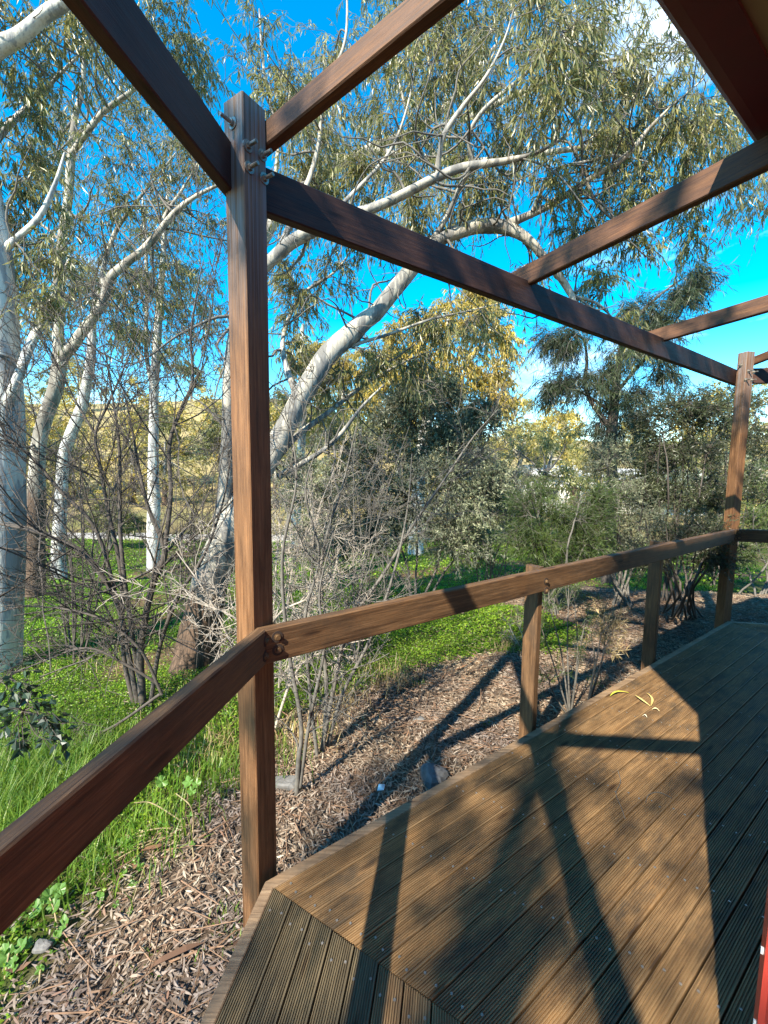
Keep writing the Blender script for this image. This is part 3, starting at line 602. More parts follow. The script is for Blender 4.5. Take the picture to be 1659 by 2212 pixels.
# forked gum farther back on the left
t2 = Tree('forked_gum_tree', 'slender forked gum with white limbs and a shaggy brown base', 'tree', 22)
d2_ = gpt(78, 1290)[1]
t2.limbpx([(74, 1310, d2_, .2), (76, 1200, d2_, .17), (79, 1080, d2_, .145), (81, 993, d2_, .13), (94, 915, d2_, .125), (116, 852, d2_, .12), (128, 796, d2_, .118), (126, 727, d2_, .098), (124, 665, d2_, .09), (128, 594, d2_, .085), (134, 516, d2_, .08), (147, 431, d2_, .072), (156, 312, d2_, .06), (162, 256, d2_, .05), (178, 188, d2_, .04), (181, 94, d2_, .03), (186, -20, d2_, .015)], sides=12)
t2.limbpx([(127, 800, d2_, .095), (140, 768, d2_-.05, .09), (156, 749, d2_-.1, .088), (187, 705, d2_-.2, .085), (219, 659, d2_-.3, .078), (237, 603, d2_-.3, .07), (272, 569, d2_-.3, .066), (312, 537, d2_-.3, .062), (344, 500, d2_-.3, .055), (384, 453, d2_-.3, .045), (437, 416, d2_-.3, .032), (520, 380, d2_-.3, .015)], sides=10)
t2.limbpx([(156, 330, d2_, .045), (187, 287, d2_-.2, .05), (225, 241, d2_-.3, .046), (281, 200, d2_-.4, .034), (340, 150, d2_-.4, .02)])
t2.limbpx([(134, 525, d2_, .03), (110, 500, d2_, .026), (82, 480, d2_, .022), (60, 450, d2_, .012)])
t2.limbpx([(232, 640, d2_-.3, .05), (222, 590, d2_, .04), (250, 500, d2_+.2, .036), (300, 430, d2_+.2, .028), (340, 380, d2_+.3, .018), (380, 330, d2_+.3, .01)])
t2.limbpx([(344, 500, d2_-.3, .036), (360, 460, d2_-.2, .03), (400, 400, d2_-.1, .02), (440, 330, d2_, .012)])
t2.tangle(70, 1.5, .02); t2.tangle(90, .9, .009, .01)
for (x, y, d, r, ry) in [(240, 330, 0, 60, 50), (330, 370, 0, 60, 40), (400, 340, 0, 50, 40), (220, 420, 0, 55, 40), (350, 290, .5, 50, 40), (430, 380, .3, 40, 40), (290, 440, 0, 50, 35), (170, 490, -.3, 35, 30), (60, 540, .6, 40, 40), (330, 590, .2, 50, 45), (420, 600, .6, 50, 50), (450, 500, .3, 40, 40), (240, 640, .3, 40, 30), (100, 720, .4, 30, 40), (400, 700, 1, 50, 50), (465, 660, .8, 30, 50), (170, 250, .2, 40, 40), (240, 190, .4, 50, 40), (300, 250, .4, 40, 30), (110, 330, .5, 40, 40), (90, 250, .7, 40, 40), (290, 690, 1, 40, 40), (190, 620, .5, 30, 30)]:
    t2.clumppx(x, y, d2_+d, r*.85, ry*.85, rd=max(r, ry)*1.2, nb=int(4+r/11), tw=8, lv=9, L=.13, W=.019, droop=.9, twl=.5, thin=.0028)
t2.done(M_gum3, M_twig, M_leaf)

def slim(name, label, seed, pts, cl, leafm=M_leaf, barkm=M_gum, L=.16, W=.024, twl=.5, extra=(), nb=5, tw=8, lv=9, droop=.85, thin=.003, twigm=M_twig):
    t = Tree(name, label, 'tree', seed); q = at(*pts[0][:3]); P = [(*at(x, y, d), r) for (x, y, d, r) in pts]
    if q[2] > G(q[0], q[1]): P = [(q[0], q[1], G(q[0], q[1])-.1, pts[0][3]*1.25)]+P
    t.limb(P, sides=10)
    for e in extra: t.limbpx(e, sides=7)
    for (x, y, d, r, ry) in cl: t.clumppx(x, y, d, r, ry, rd=max(r, ry)*1.2, nb=nb+3+int(r/12), tw=tw, lv=lv, L=L, W=W, droop=droop, twl=twl, thin=thin)
    return t.done(barkm, twigm, leafm)
slim('leaning_gum_sapling', 'curved second white stem rising right of the forked gum', 23,
     [(126, 1200, 10.4, .15), (131, 1100, 10.4, .14), (137, 993, 10.4, .13), (150, 946, 10.4, .125), (175, 884, 10.4, .12), (187, 827, 10.4, .115), (197, 774, 10.4, .1), (200, 696, 10.4, .08), (215, 620, 10.4, .06), (230, 540, 10.4, .035)],
     [(215, 600, 10.6, 40, 40), (260, 560, 10.8, 40, 40), (170, 640, 10.8, 40, 40), (290, 620, 11, 40, 40), (260, 720, 11, 40, 30), (160, 560, 11, 40, 40)])
slim('slim_gum_tree', 'slim upright pale gum in the middle of the left opening', 24,
     [(331, 1225, 11, .17), (333, 1102, 11, .15), (331, 1024, 11, .135), (333, 852, 11, .11), (337, 774, 11, .1), (344, 665, 11, .085), (350, 594, 11, .075), (356, 500, 11, .06), (365, 400, 11, .03)],
     [(360, 620, 11, 40, 50), (330, 500, 11, 50, 40), (400, 560, 11.3, 40, 40), (300, 740, 11.3, 40, 40), (380, 760, 11.3, 40, 40), (420, 690, 11.5, 40, 50), (370, 440, 11, 40, 40)],
     extra=[[(318, 640, 11.5, .05), (316, 560, 11.5, .045), (312, 480, 11.5, .035), (306, 400, 11.5, .02)], [(334, 860, 11, .05), (316, 760, 11.3, .05), (318, 640, 11.5, .05)]])

# golden, sunlit gum behind the leaning one
slim('golden_crowned_gum_tree', 'sunlit gum with a golden yellow crown and drooping dark right side behind the grey shrub', 51,
     [(900, 1110, 12.5, .2), (915, 950, 12.5, .17), (940, 850, 12.5, .14), (960, 760, 12.5, .1), (970, 690, 12.5, .05)],
     [(880, 720, 12.4, 55, 40), (960, 680, 12.6, 60, 40), (1030, 690, 12.4, 55, 45), (1075, 740, 12.2, 35, 45), (1060, 810, 12.2, 45, 45), (990, 770, 12.2, 60, 45), (900, 790, 12.3, 60, 40), (830, 780, 12.6, 45, 35), (1085, 850, 12.2, 26, 35), (960, 840, 12.4, 60, 40), (820, 850, 12.6, 50, 40), (750, 800, 13, 40, 30), (690, 770, 13, 40, 30), (1030, 640, 12.6, 30, 20)],
     leafm=M_leafy, L=.17, W=.03, twl=.5, nb=10, tw=11, lv=13,
     extra=[[(940, 850, 12.5, .09), (1000, 790, 12.4, .07), (1050, 740, 12.3, .04)], [(930, 880, 12.5, .08), (870, 800, 12.5, .06), (820, 760, 12.6, .03)], [(915, 940, 12.5, .07), (1010, 880, 12.3, .05), (1075, 840, 12.2, .03)]])
slim('tall_thin_gum_tree', 'thin gum crown showing just right of the near post', 52,
     [(640, 1100, 15, .16), (650, 980, 15, .14), (655, 880, 15, .12), (650, 780, 15, .09), (655, 700, 15, .05)],
     [(650, 760, 15, 40, 40), (690, 830, 15, 40, 40), (620, 860, 15, 40, 40), (720, 900, 15.5, 40, 40), (660, 920, 15.5, 40, 30)], leafm=M_far, L=.2, W=.034, twl=.5, nb=6)

def shrub(name, label, seed, base, stems, cl, leafm, twigm, L, W, nb=7, tw=10, lv=12, droop=.1, twl=.3, spread=.6, thin=.0018, sr=.02, up=.1):
    """a bush on several stems; stems and foliage masses given where the photograph shows them"""
    t = Tree(name, label, 'shrub', seed); bx, by = base
    for st in stems:
        P = [(bx+t.rg.normal(0, .12), by+t.rg.normal(0, .12), G(bx, by)-.05, sr)]
        for i, (x, y, d) in enumerate(st): P.append((*at(x, y, d), sr*(1-(i+1)/(len(st)+.6))+.003))
        t.limb(P, sides=6, dens=5, lump=0, wander=.6)
    for (x, y, d, r, ry) in cl: t.clumppx(x, y, d, r, ry, rd=max(r, ry), nb=nb+4+int(r/9), tw=tw, lv=lv, L=L, W=W, droop=droop, twl=twl, spread=spread, thin=thin, maxr=sr*.6, up=up)
    return t.done(twigm, twigm, leafm, 'stems', 'foliage')
g = gpt(900, 1345)
shrub('grey_leaved_shrub', 'broad grey green olive-leaved shrub in the middle behind the railing', 61, (g[0], g[1]),
      [[(880, 1230, 6.4), (830, 1100, 6.4), (760, 980, 6.5)], [(900, 1220, 6.4), (900, 1060, 6.4), (890, 930, 6.5)], [(940, 1230, 6.4), (970, 1100, 6.3), (1000, 960, 6.4)], [(860, 1240, 6.3), (770, 1140, 6.3), (690, 1060, 6.4)], [(950, 1250, 6.4), (1030, 1150, 6.4), (1060, 1040, 6.5)]],
      [(760, 980, 6.5, 70, 60), (850, 930, 6.5, 70, 55), (940, 920, 6.5, 60, 50), (1010, 960, 6.5, 60, 60), (900, 1020, 6.3, 90, 60), (800, 1070, 6.3, 80, 60), (990, 1070, 6.3, 70, 70), (1050, 1040, 6.5, 45, 55), (700, 1060, 6.5, 60, 55), (900, 1130, 6.2, 90, 55), (770, 1160, 6.2, 80, 50), (1000, 1170, 6.3, 65, 50), (680, 1150, 6.5, 50, 50), (640, 1040, 6.8, 40, 60), (880, 870, 6.6, 45, 35), (1040, 900, 6.6, 35, 40), (960, 850, 6.7, 40, 35)],
      M_olive, M_twig, .058, .0145, nb=20, tw=13, lv=15, droop=.25, twl=.3)
g = gpt(1310, 1290)
slim('sheoak_tree', 'dark drooping needle-leaved she-oak against the sky right of centre', 71,
     [(1318, 1200, 8.6, .12), (1322, 1080, 8.6, .11), (1320, 960, 8.6, .1), (1326, 880, 8.6, .09), (1335, 800, 8.6, .07), (1352, 720, 8.6, .05), (1400, 660, 8.6, .03), (1460, 610, 8.6, .012)],
     [(1320, 900, 8.6, 45, 45), (1375, 870, 8.6, 40, 35), (1300, 820, 8.6, 36, 36), (1345, 780, 8.6, 45, 30), (1400, 730, 8.6, 40, 30), (1440, 690, 8.6, 34, 30), (1390, 670, 8.6, 30, 25), (1470, 640, 8.6, 26, 30), (1500, 600, 8.6, 16, 22), (1240, 740, 8.6, 26, 22), (1200, 735, 8.6, 30, 22), (1235, 830, 8.6, 30, 22), (1200, 840, 8.6, 18, 20), (1430, 800, 8.6, 34, 26), (1330, 960, 8.6, 40, 40)],
     leafm=M_cas, barkm=M_dark, L=.2, W=.008, twl=.42, nb=4, tw=11, lv=17, droop=.55, thin=.003, twigm=M_dark,
     extra=[[(1322, 930, 8.6, .05), (1276, 866, 8.6, .042), (1264, 818, 8.6, .036), (1268, 782, 8.6, .03), (1258, 730, 8.6, .018), (1215, 722, 8.6, .01)], [(1330, 850, 8.6, .04), (1380, 790, 8.6, .032), (1430, 740, 8.6, .022), (1480, 660, 8.6, .01)], [(1322, 890, 8.6, .03), (1260, 850, 8.6, .024), (1215, 835, 8.6, .012)]])
def many(seed, base, n, x0, x1, y0, y1, d):                            # n leggy stems that fan out from the base
    rg = np.random.default_rng(seed); out = []
    for i in range(n):
        x = x0+(x1-x0)*(i+.5)/n+rg.normal(0, 8); y = rg.uniform(y0, y1); b = gpx(base)
        out.append([(b[0]+(x-b[0])*.35+rg.normal(0, 8), b[1]+(y-b[1])*.3, d+rg.normal(0, .15)), (b[0]+(x-b[0])*.75+rg.normal(0, 10), b[1]+(y-b[1])*.65, d+rg.normal(0, .2)), (x, y, d+rg.normal(0, .25))])
    return out
def gpx(b):
    P = np.array([b[0], b[1], G(*b)])-EY; f = P@fw; return 829.5+FPX*(P@CR)/f, 1106-FPX*(P@CU)/f
RS = [('needle_shrub', 'bright green feathery shrub above the middle of the railing', 81, (1195, 1330), 1110, 1290, 1060, 1150, [(1160, 1090, 50, 45), (1230, 1110, 55, 50), (1130, 1160, 40, 40), (1200, 1180, 55, 45), (1270, 1180, 40, 45), (1290, 1090, 35, 40), (1180, 1240, 40, 30)], M_green, .085, .006, 9, 0, M_twig),
      ('leggy_dark_shrub', 'leggy dark shrub with bare lower stems left of the far post', 82, (1440, 1300), 1370, 1540, 870, 1020, [(1400, 920, 45, 40), (1460, 890, 50, 40), (1520, 910, 45, 45), (1420, 990, 50, 40), (1500, 990, 50, 40), (1380, 1060, 40, 40), (1460, 1080, 50, 40), (1540, 1060, 40, 40)], M_dkgreen, .055, .013, 9, 0, M_dark),
      ('tall_dark_shrub', 'tall dark bushy shrub directly behind the far post', 83, (1560, 1270), 1490, 1650, 850, 1000, [(1540, 870, 40, 40), (1600, 880, 40, 45), (1570, 960, 45, 45), (1640, 960, 40, 50), (1600, 1040, 45, 40), (1655, 1060, 35, 40), (1550, 1130, 40, 30)], M_dkgreen, .06, .014, 9, .6, M_dark),
      ('sprawling_shrub', 'sprawling grey-stemmed shrub right of the far post', 84, (1660, 1290), 1590, 1760, 1000, 1120, [(1640, 1130, 35, 35), (1690, 1050, 40, 60), (1690, 1150, 40, 40), (1610, 1190, 30, 25)], M_green, .05, .012, 7, .3, M_twig),
      ('dusty_shrub', 'dusty olive shrub between the feathery and the leggy one', 85, (1335, 1310), 1270, 1410, 960, 1080, [(1310, 1000, 35, 40), (1350, 1060, 40, 40), (1300, 1110, 35, 35), (1380, 1130, 40, 35), (1340, 1170, 35, 30)], M_olive, .05, .009, 9, .2, M_twig),
      ('low_twiggy_shrub', 'low twiggy dull shrub at the right end of the railing', 86, (1480, 1330), 1400, 1560, 1110, 1200, [(1440, 1170, 40, 25), (1510, 1160, 35, 25), (1400, 1210, 30, 20), (1540, 1210, 25, 20)], M_dkgreen, .04, .01, 11, -.9, M_dark)]
for (nm, lb, sd, bp_, x0, x1, y0, y1, cl, lm, L, W, ns, dd_, tm) in RS:
    g = gpt(*bp_); d = g[1]+dd_
    shrub(nm, lb, sd, (g[0], g[1]), many(sd, (g[0], g[1]), ns, x0, x1, y0, y1, d), [(x, y, d, r, ry) for (x, y, r, ry) in cl], lm, tm, L, W, nb=11, tw=12, lv=14, twl=.26, sr=.013 if 'low' in nm else .017)

# ------------------------------------------------------------------ bare and half-bare shrubs near the deck
class Bare:
    def __init__(s, seed): s.rg = np.random.default_rng(seed); s.b = {}; s.acc = Acc()
    def grow(s, p, d, ln, r, lev, bend=.22, up=.12, kids=(6, 7, 5), ang=.75, ratio=.55):
        rg = s.rg; K = 6 if lev < 2 else 4; P = [np.array(p, float)]; d = unit(np.array(d, float)); Ds = [d]
        for k in range(K-1):
            d = unit(d+rg.normal(0, bend, 3)+Z3*up*rg.uniform(0, 1)); P.append(P[-1]+d*ln/(K-1)); Ds.append(d)
        r = max(r, .0022); s.b.setdefault(K, []).append((np.array(P), np.linspace(r, max(.0014, r*.45), K)))
        if lev >= len(kids): return
        for c in range(max(1, int(round(kids[lev]*rg.uniform(.7, 1.2))))):
            t = rg.uniform(.2, 1.0); i = min(K-2, int(t*(K-1))); q = P[i]+(P[i+1]-P[i])*(t*(K-1)-i)
            s.grow(q, unit(Ds[i]+rg.normal(0, ang, 3)), ln*ratio*rg.uniform(.55, 1.15)*(1.15-.45*t), r*(1-.6*t)*.6, lev+1, bend, up, kids, ang, ratio)
    def stem(s, P4, nk, ln, lev=1, ang=.75, **k):
        P = catmull(np.array(P4, float), 6); tube(s.acc, P, 7, .06, s.rg)
        for c in range(nk):
            i = int(s.rg.uniform(.18, 1)*(len(P)-2)); d = unit(P[i+1, :3]-P[i, :3])
            s.grow(P[i, :3], unit(d+s.rg.normal(0, ang, 3)), ln*s.rg.uniform(.5, 1.15), P[i, 3]*.5, lev, ang=ang, **k)
    def done(s, name, label, mat, cat='shrub', extra=None):
        root = empty(name); tag(root, label, cat)
        s.acc.build('stems', mat, root, smooth=True)
        a = Acc()
        for K, L in s.b.items(): tubes_batch(a, np.array([x[0] for x in L]), np.array([x[1] for x in L]), 3)
        a.build('twigs', mat, root, smooth=True, kind='stuff'); s.root = root
        return root
def PX(l): return [(*at(x, y, d), r) for (x, y, d, r) in l]
bs = Bare(5)
bs.stem(PX([(312, 1560, 3.5, .032), (303, 1430, 3.5, .03), (308, 1372, 3.5, .028), (319, 1310, 3.5, .027), (334, 1251, 3.5, .026), (356, 1187, 3.5, .024), (322, 1102, 3.5, .016), (300, 1010, 3.5, .012), (280, 900, 3.5, .007), (250, 780, 3.5, .003)]), 20, 1.16, bend=.11, up=.1, kids=(6, 6, 4))
bs.stem(PX([(356, 1187, 3.5, .02), (369, 1071, 3.5, .017), (366, 962, 3.5, .015), (391, 884, 3.5, .013), (416, 821, 3.5, .011), (412, 727, 3.5, .009), (425, 634, 3.5, .006), (440, 560, 3.5, .003)]), 19, 1.09, bend=.11, up=.1, kids=(6, 6, 4))
bs.stem(PX([(306, 1560, 3.55, .024), (285, 1450, 3.55, .021), (262, 1330, 3.5, .02), (225, 1250, 3.45, .02), (170, 1190, 3.4, .018), (110, 1160, 3.35, .016), (40, 1140, 3.3, .012), (-60, 1120, 3.3, .008)]), 19, 1.16, bend=.11, up=.1, kids=(6, 6, 4))
bs.stem(PX([(300, 1560, 3.6, .022), (268, 1420, 3.6, .019), (262, 1240, 3.6, .017), (235, 1110, 3.6, .015), (215, 1000, 3.6, .013), (207, 935, 3.6, .012), (240, 860, 3.6, .009), (290, 740, 3.6, .005), (320, 640, 3.6, .002)]), 20, 1.09, bend=.11, up=.1, kids=(6, 6, 4))
bs.stem(PX([(207, 940, 3.6, .01), (160, 860, 3.6, .008), (115, 770, 3.6, .006), (60, 690, 3.6, .003)]), 11, 0.87, bend=.11, up=.1, kids=(6, 6, 4))
bs.stem(PX([(318, 1560, 3.5, .02), (290, 1400, 3.5, .018), (262, 1180, 3.5, .016), (258, 970, 3.5, .012), (245, 870, 3.5, .009), (228, 760, 3.5, .004)]), 17, 1.01, bend=.11, up=.1, kids=(6, 6, 4))
bs.stem(PX([(262, 1330, 3.5, .017), (210, 1150, 3.45, .015), (130, 1060, 3.4, .013), (60, 980, 3.35, .011), (-30, 920, 3.3, .008)]), 14, 1.16, bend=.11, up=.1, kids=(6, 6, 4))
bs.stem(PX([(320, 1560, 3.45, .02), (345, 1400, 3.45, .017), (385, 1290, 3.4, .015), (440, 1200, 3.4, .012), (480, 1090, 3.4, .008), (500, 980, 3.4, .004)]), 17, 1.01, bend=.11, up=.1, kids=(6, 6, 4))
bs.done('bare_shrub', 'leafless dark many-stemmed shrub in front of the left gums', M_dark)
bs = Bare(6)
bs.stem(PX([(690, 1650, 2.75, .018), (718, 1500, 2.8, .016), (752, 1354, 2.9, .014), (825, 1245, 3.0, .0125), (891, 1136, 3.1, .011), (958, 1039, 3.2, .009), (1024, 942, 3.3, .006), (1080, 880, 3.35, .003)]), 14, .6)
bs.stem(PX([(696, 1645, 2.75, .016), (705, 1480, 2.8, .014), (690, 1320, 2.85, .012), (700, 1180, 2.9, .01), (740, 1050, 2.95, .007), (770, 920, 3.0, .003)]), 12, .55)
bs.stem(PX([(700, 1640, 2.8, .015), (740, 1500, 2.8, .013), (800, 1380, 2.85, .011), (850, 1240, 2.9, .009), (880, 1100, 3, .006), (890, 980, 3.05, .003)]), 11, .55)
bs.stem(PX([(686, 1640, 2.7, .013), (668, 1480, 2.7, .011), (660, 1330, 2.7, .01), (690, 1200, 2.7, .008), (660, 1060, 2.7, .006), (700, 930, 2.75, .003)]), 9, .5)
bs.done('thin_bare_shrub', 'thin leafless shrub with one long slanting stem right of the near post', M_twig)
bs = Bare(7)
bs.stem(PX([(640, 1735, 2.35, .017), (645, 1640, 2.35, .015), (650, 1560, 2.38, .013), (620, 1380, 2.4, .011), (610, 1200, 2.42, .009), (640, 1040, 2.45, .006), (625, 900, 2.5, .003)]), 10, .45)
bs.stem(PX([(648, 1700, 2.35, .012), (668, 1560, 2.38, .011), (700, 1400, 2.4, .009), (690, 1280, 2.45, .006), (720, 1150, 2.5, .003)]), 8, .4)
bs.done('small_upright_bare_shrub', 'small upright leafless shrub in the leaf litter beside the near post', M_twig)
bs = Bare(9)
g = gpt(560, 1560)
bs.stem(PX([(575, 1600, 2.9, .012), (560, 1480, 2.9, .01), (540, 1380, 2.85, .009), (500, 1330, 2.8, .007), (420, 1300, 2.75, .003)]), 12, .45, up=.0, ang=.9)
bs.stem(PX([(580, 1600, 2.9, .012), (570, 1430, 2.9, .01), (600, 1330, 2.85, .008), (670, 1290, 2.8, .006), (720, 1240, 2.8, .003)]), 12, .45, up=0., ang=.9)
bs.stem(PX([(585, 1600, 2.95, .012), (640, 1450, 2.95, .009), (720, 1400, 2.9, .006), (800, 1380, 2.9, .003)]), 12, .4, up=0., ang=.9)
bs.stem(PX([(570, 1600, 2.95, .012), (520, 1440, 2.95, .009), (450, 1290, 2.9, .006), (380, 1190, 2.9, .003)]), 10, .4, up=0., ang=.9)
bs.done('bleached_dead_shrub', 'bleached dead twiggy shrub behind the railing corner', M_dead)
def fan(seed, base, n, x0, x1, y0, y1, d, r0, kids, ln, name, label, mat):
    b_ = Bare(seed); g = gpt(*base); rg = np.random.default_rng(seed)
    for i in range(n):
        x = x0+(x1-x0)*(i+.5)/n+rg.normal(0, 10); y = rg.uniform(y0, y1); e = at(x, y, g[1]+rg.normal(0, .25)); q = g+rg.normal(0, .1, 3)*[1, 1, 0]; m1 = q*.6+e*.4+rg.normal(0, .05, 3); m2 = q*.25+e*.75+rg.normal(0, .07, 3)
        b_.stem([(*(q-Z3*.05), r0), (*m1, r0*.75), (*m2, r0*.5), (*e, r0*.2)], kids, ln)
    return b_.done(name, label, mat)
fan(101, (760, 1420), 9, 600, 900, 880, 1100, 0, .009, 6, .4, 'grey_twiggy_shrub', 'leafless grey twiggy shrub in front of the grey leaved shrub', M_twig)
fan(102, (620, 1480), 7, 560, 760, 1000, 1200, 0, .011, 10, .45, 'short_twiggy_shrub', 'short leafless twiggy shrub right behind the near post', M_dead)
fan(103, (1060, 1300), 9, 980, 1180, 880, 1080, 0, .012, 9, .5, 'brown_twiggy_shrub', 'brown leafless twiggy shrub between the grey leaved and the feathery shrub', M_twig)
fan(104, (150, 1430), 8, 20, 330, 900, 1120, 0, .013, 12, .6, 'fine_bare_shrub', 'fine leafless shrub low in front of the left edge trunk', M_dark)
fan(105, (430, 1400), 7, 380, 520, 980, 1180, 0, .012, 11, .5, 'bare_shrub_at_gum_base', 'leafless shrub at the foot of the leaning gum', M_dark)
bs = Bare(12)
bs.stem(PX([(345, 1480, 3.1, .012), (280, 1440, 3.05, .01), (190, 1400, 3.0, .008), (90, 1430, 2.95, .006), (0, 1470, 2.9, .003)]), 13, .5, up=.02)
bs.stem(PX([(345, 1500, 3.1, .012), (260, 1560, 2.95, .01), (180, 1600, 2.85, .008), (70, 1640, 2.75, .005), (0, 1660, 2.7, .003)]), 12, .5, up=.02)
bs.stem(PX([(350, 1500, 3.1, .012), (300, 1400, 3.05, .01), (200, 1330, 3.0, .008), (60, 1310, 2.95, .005), (-20, 1330, 2.9, .003)]), 12, .5, up=.02)
bs.done('fallen_twiggy_branch', 'tangle of thin grey dead branches over the grass behind the left rail', M_dark, 'branch')

# ------------------------------------------------------------------ trees on the flat and the dry hillside behind
def far_tree(name, label, seed, x, y, h, R, leafm, group=None, flat=.7, L=.34, W=.085, nclump=8, nb=5, tw=8, lv=10, cat='tree', twl=.8, lo=.42):
    t = Tree(name, label, cat, seed, group); z = G(x, y); rg = t.rg; lean = rg.normal(0, .06, 2)
    top = np.array([x+lean[0]*h, y+lean[1]*h, z+h*.72]); r0 = .022*h+.04
    t.limb([(x, y, z-.2, r0*1.3), (x+lean[0]*h*.2, y, z+h*.2, r0), (x+lean[0]*h*.6, y+lean[1]*h*.5, z+h*.48, r0*.75), (*top, r0*.3)], sides=7, dens=4, lump=.08)
    for k in range(nclump):
        a = k*2.4+rg.uniform(0, .8); rr = R*rg.uniform(.25, .8); zz = z+h*rg.uniform(lo, .92); rr *= 1.25-.6*(zz-z)/h
        c = np.array([x+math.cos(a)*rr, y+math.sin(a)*rr, zz]); t.limb([(*(top*.5+np.array([x, y, z+h*.3])*.5), r0*.5), (*((c+top)/2-Z3*.1*h), r0*.32), (*c, r0*.12)], sides=5, dens=3, lump=0)
        q = R*rg.uniform(.38, .58); t.clump(c, (q, q, q*flat), nb=nb, tw=tw, lv=lv, L=L, W=W, droop=.5, twl=twl, thin=.006, maxr=.05)
    return t.done(M_gum3 if leafm is not M_farg else M_twig, M_twig, leafm)
FT = [('hillside_tree', 'big pale green domed tree behind the far post', 201, 23.5, 26, 9.8, 5.0, M_far, 12), ('hillside_tree', 'rounded yellow green tree between the she-oak and the grey shrub', 202, 8.0, 27, 6.0, 2.6, M_far, 8),
      ('hillside_tree', 'golden brown bushy tree low on the skyline left of the she-oak', 203, 11.5, 30, 6.2, 2.6, M_leafy, 8), ('hillside_tree', 'yellow green tree behind the slanting gum limb', 204, -3.2, 27, 9.5, 3.0, M_far, 9),
      ('hillside_tree', 'dark green tree at the foot of the slope behind the near post', 205, -8.5, 25, 6.5, 2.4, M_farg, 8), ('hillside_tree', 'golden tree on the slope between the slim gum and the near post', 206, -11.0, 31, 8.2, 2.8, M_leafy, 8),
      ('hillside_tree', 'golden tree behind the forked gum', 207, -20.5, 27, 7.4, 3.0, M_leafy, 8), ('hillside_tree', 'olive tree behind the gap between forked gum and slim gum', 208, -15.5, 29, 5.4, 2.4, M_farg, 8),
      ('hillside_tree', 'bushy olive tree at the right picture edge behind the far post', 209, 26, 22, 6.0, 3.2, M_farg, 8), ('hillside_tree', 'dense dark tree behind the leggy shrub', 210, 15.5, 24, 4.6, 2.6, M_farg, 8),
      ('hillside_tree', 'small round dark bush on the flat below the forked gum', 211, -9.3, 14.5, 1.9, .95, M_farg, 6), ('hillside_tree', 'low dark bush beyond the feathery shrub', 212, 4.5, 16, 2.2, 1.5, M_farg, 6)]
for (nm, lb, sd, x, y, h, R, lm, nc) in FT:
    near = y < 18
    far_tree(nm, lb, sd, x, y, h, R, lm, nclump=nc, nb=8, tw=9, lv=13, L=.16 if near else .22, W=.03 if near else .06, twl=.3 if near else .7, cat='bush' if h < 3 else 'tree')
rg = np.random.default_rng(77)
for k in range(20):
    y = rg.uniform(34, 60); x = (k/19*2-1)*1.0*y+rg.normal(0, 2); h = rg.uniform(4.5, 9)
    far_tree('far_hillside_tree', 'small distant tree scattered over the far dry slope', 300+k, x, y, h, h*.36, [M_far, M_leafy, M_farg][k % 3], 'distant trees on the dry slope', nclump=6, nb=5, tw=8, lv=10, L=.38, W=.11, twl=1.0)
ORD = ['first', 'second', 'third', 'fourth', 'fifth', 'sixth', 'seventh', 'eighth', 'ninth', 'tenth', 'eleventh', 'twelfth', 'thirteenth']
for k in range(13):                                                    # dense belt of bushes along the foot of the slope
    x = -27+k*2.15+rg.normal(0, .5); y = rg.uniform(20.5, 27); h = rg.uniform(3.6, 6.2); v = k % 3
    far_tree('slope_bush', ['golden sunlit', 'straw and olive', 'greener'][v]+' bush, '+ORD[k]+' from the left in the belt along the left slope', 400+k, x, y, h, h*.5, [M_leafy, M_far, M_farg][v], 'bushes along the foot of the left slope', nclump=8, nb=7, tw=8, lv=10, L=.2, W=.05, twl=.6, lo=.15, cat='bush')
for k in range(12):
    x = 1.5+k*2.3+rg.normal(0, .5); y = rg.uniform(19.5, 25); h = rg.uniform(3.0, 4.6); v = k % 3
    far_tree('background_bush', ['olive', 'yellowish', 'dull green'][v]+' bush, '+ORD[k]+' from the left in the thicket beyond the railing', 430+k, x, y, h, h*.52, [M_farg, M_far, M_olive][v], 'bushes in the thicket beyond the railing', nclump=8, nb=7, tw=8, lv=10, L=.2, W=.05, twl=.6, lo=.15, cat='bush')
# pale shed far behind the shrubs
M_white = plain('white_painted_board', (.72, .71, .68), .7, 0, .08, 3); M_glass = plain('dark_window_glass', (.03, .035, .04), .15); M_tin = plain('pale_tin_roof', (.5, .5, .48), .5)
def shed(label, x, y, wd, hh, dp, ang):
    r = empty('shed'); tag(r, label, 'shed'); z = G(x, y)-.2; ux = np.array([math.cos(ang), math.sin(ang), 0]); uy = np.array([-ux[1], ux[0], 0]); c = np.array([x, y, z])
    box('wall', c+Z3*hh/2, ux, uy, (wd, dp, hh), M_white, r)
    for k in range(3): w_ = box('window', c+ux*wd*(-.3+.3*k)-uy*(dp/2+.01)+Z3*hh*.6, ux, uy, (.7, .06, .8), M_white, r); g_ = box('pane', np.array([0, -.035, 0]), [1, 0, 0], [0, 1, 0], (.6, .02, .7), M_glass, w_)
    V = [(sx*(wd/2+.3), sy*(dp/2+.3), hh) for sx in (-1, 1) for sy in (-1, 1)]+[(-(wd/2+.3), 0, hh+.7), (wd/2+.3, 0, hh+.7)]
    o = mesh('roof', V, [np.array([[0, 2, 5, 4], [3, 1, 4, 5], [0, 1, 3, 2]]), np.array([[1, 0, 4], [2, 3, 5]])], M_tin, r); o.matrix_local = frame_mat(c+Z3*.003, ux, uy, Z3)
shed('white weatherboard shed glimpsed through the shrubs right of centre', 11.2, 27.5, 4.6, 2.5, 3.5, .1)
shed('long white shed glimpsed behind the leggy dark shrub', 17.5, 28.5, 5.5, 2.2, 3.5, -.05)

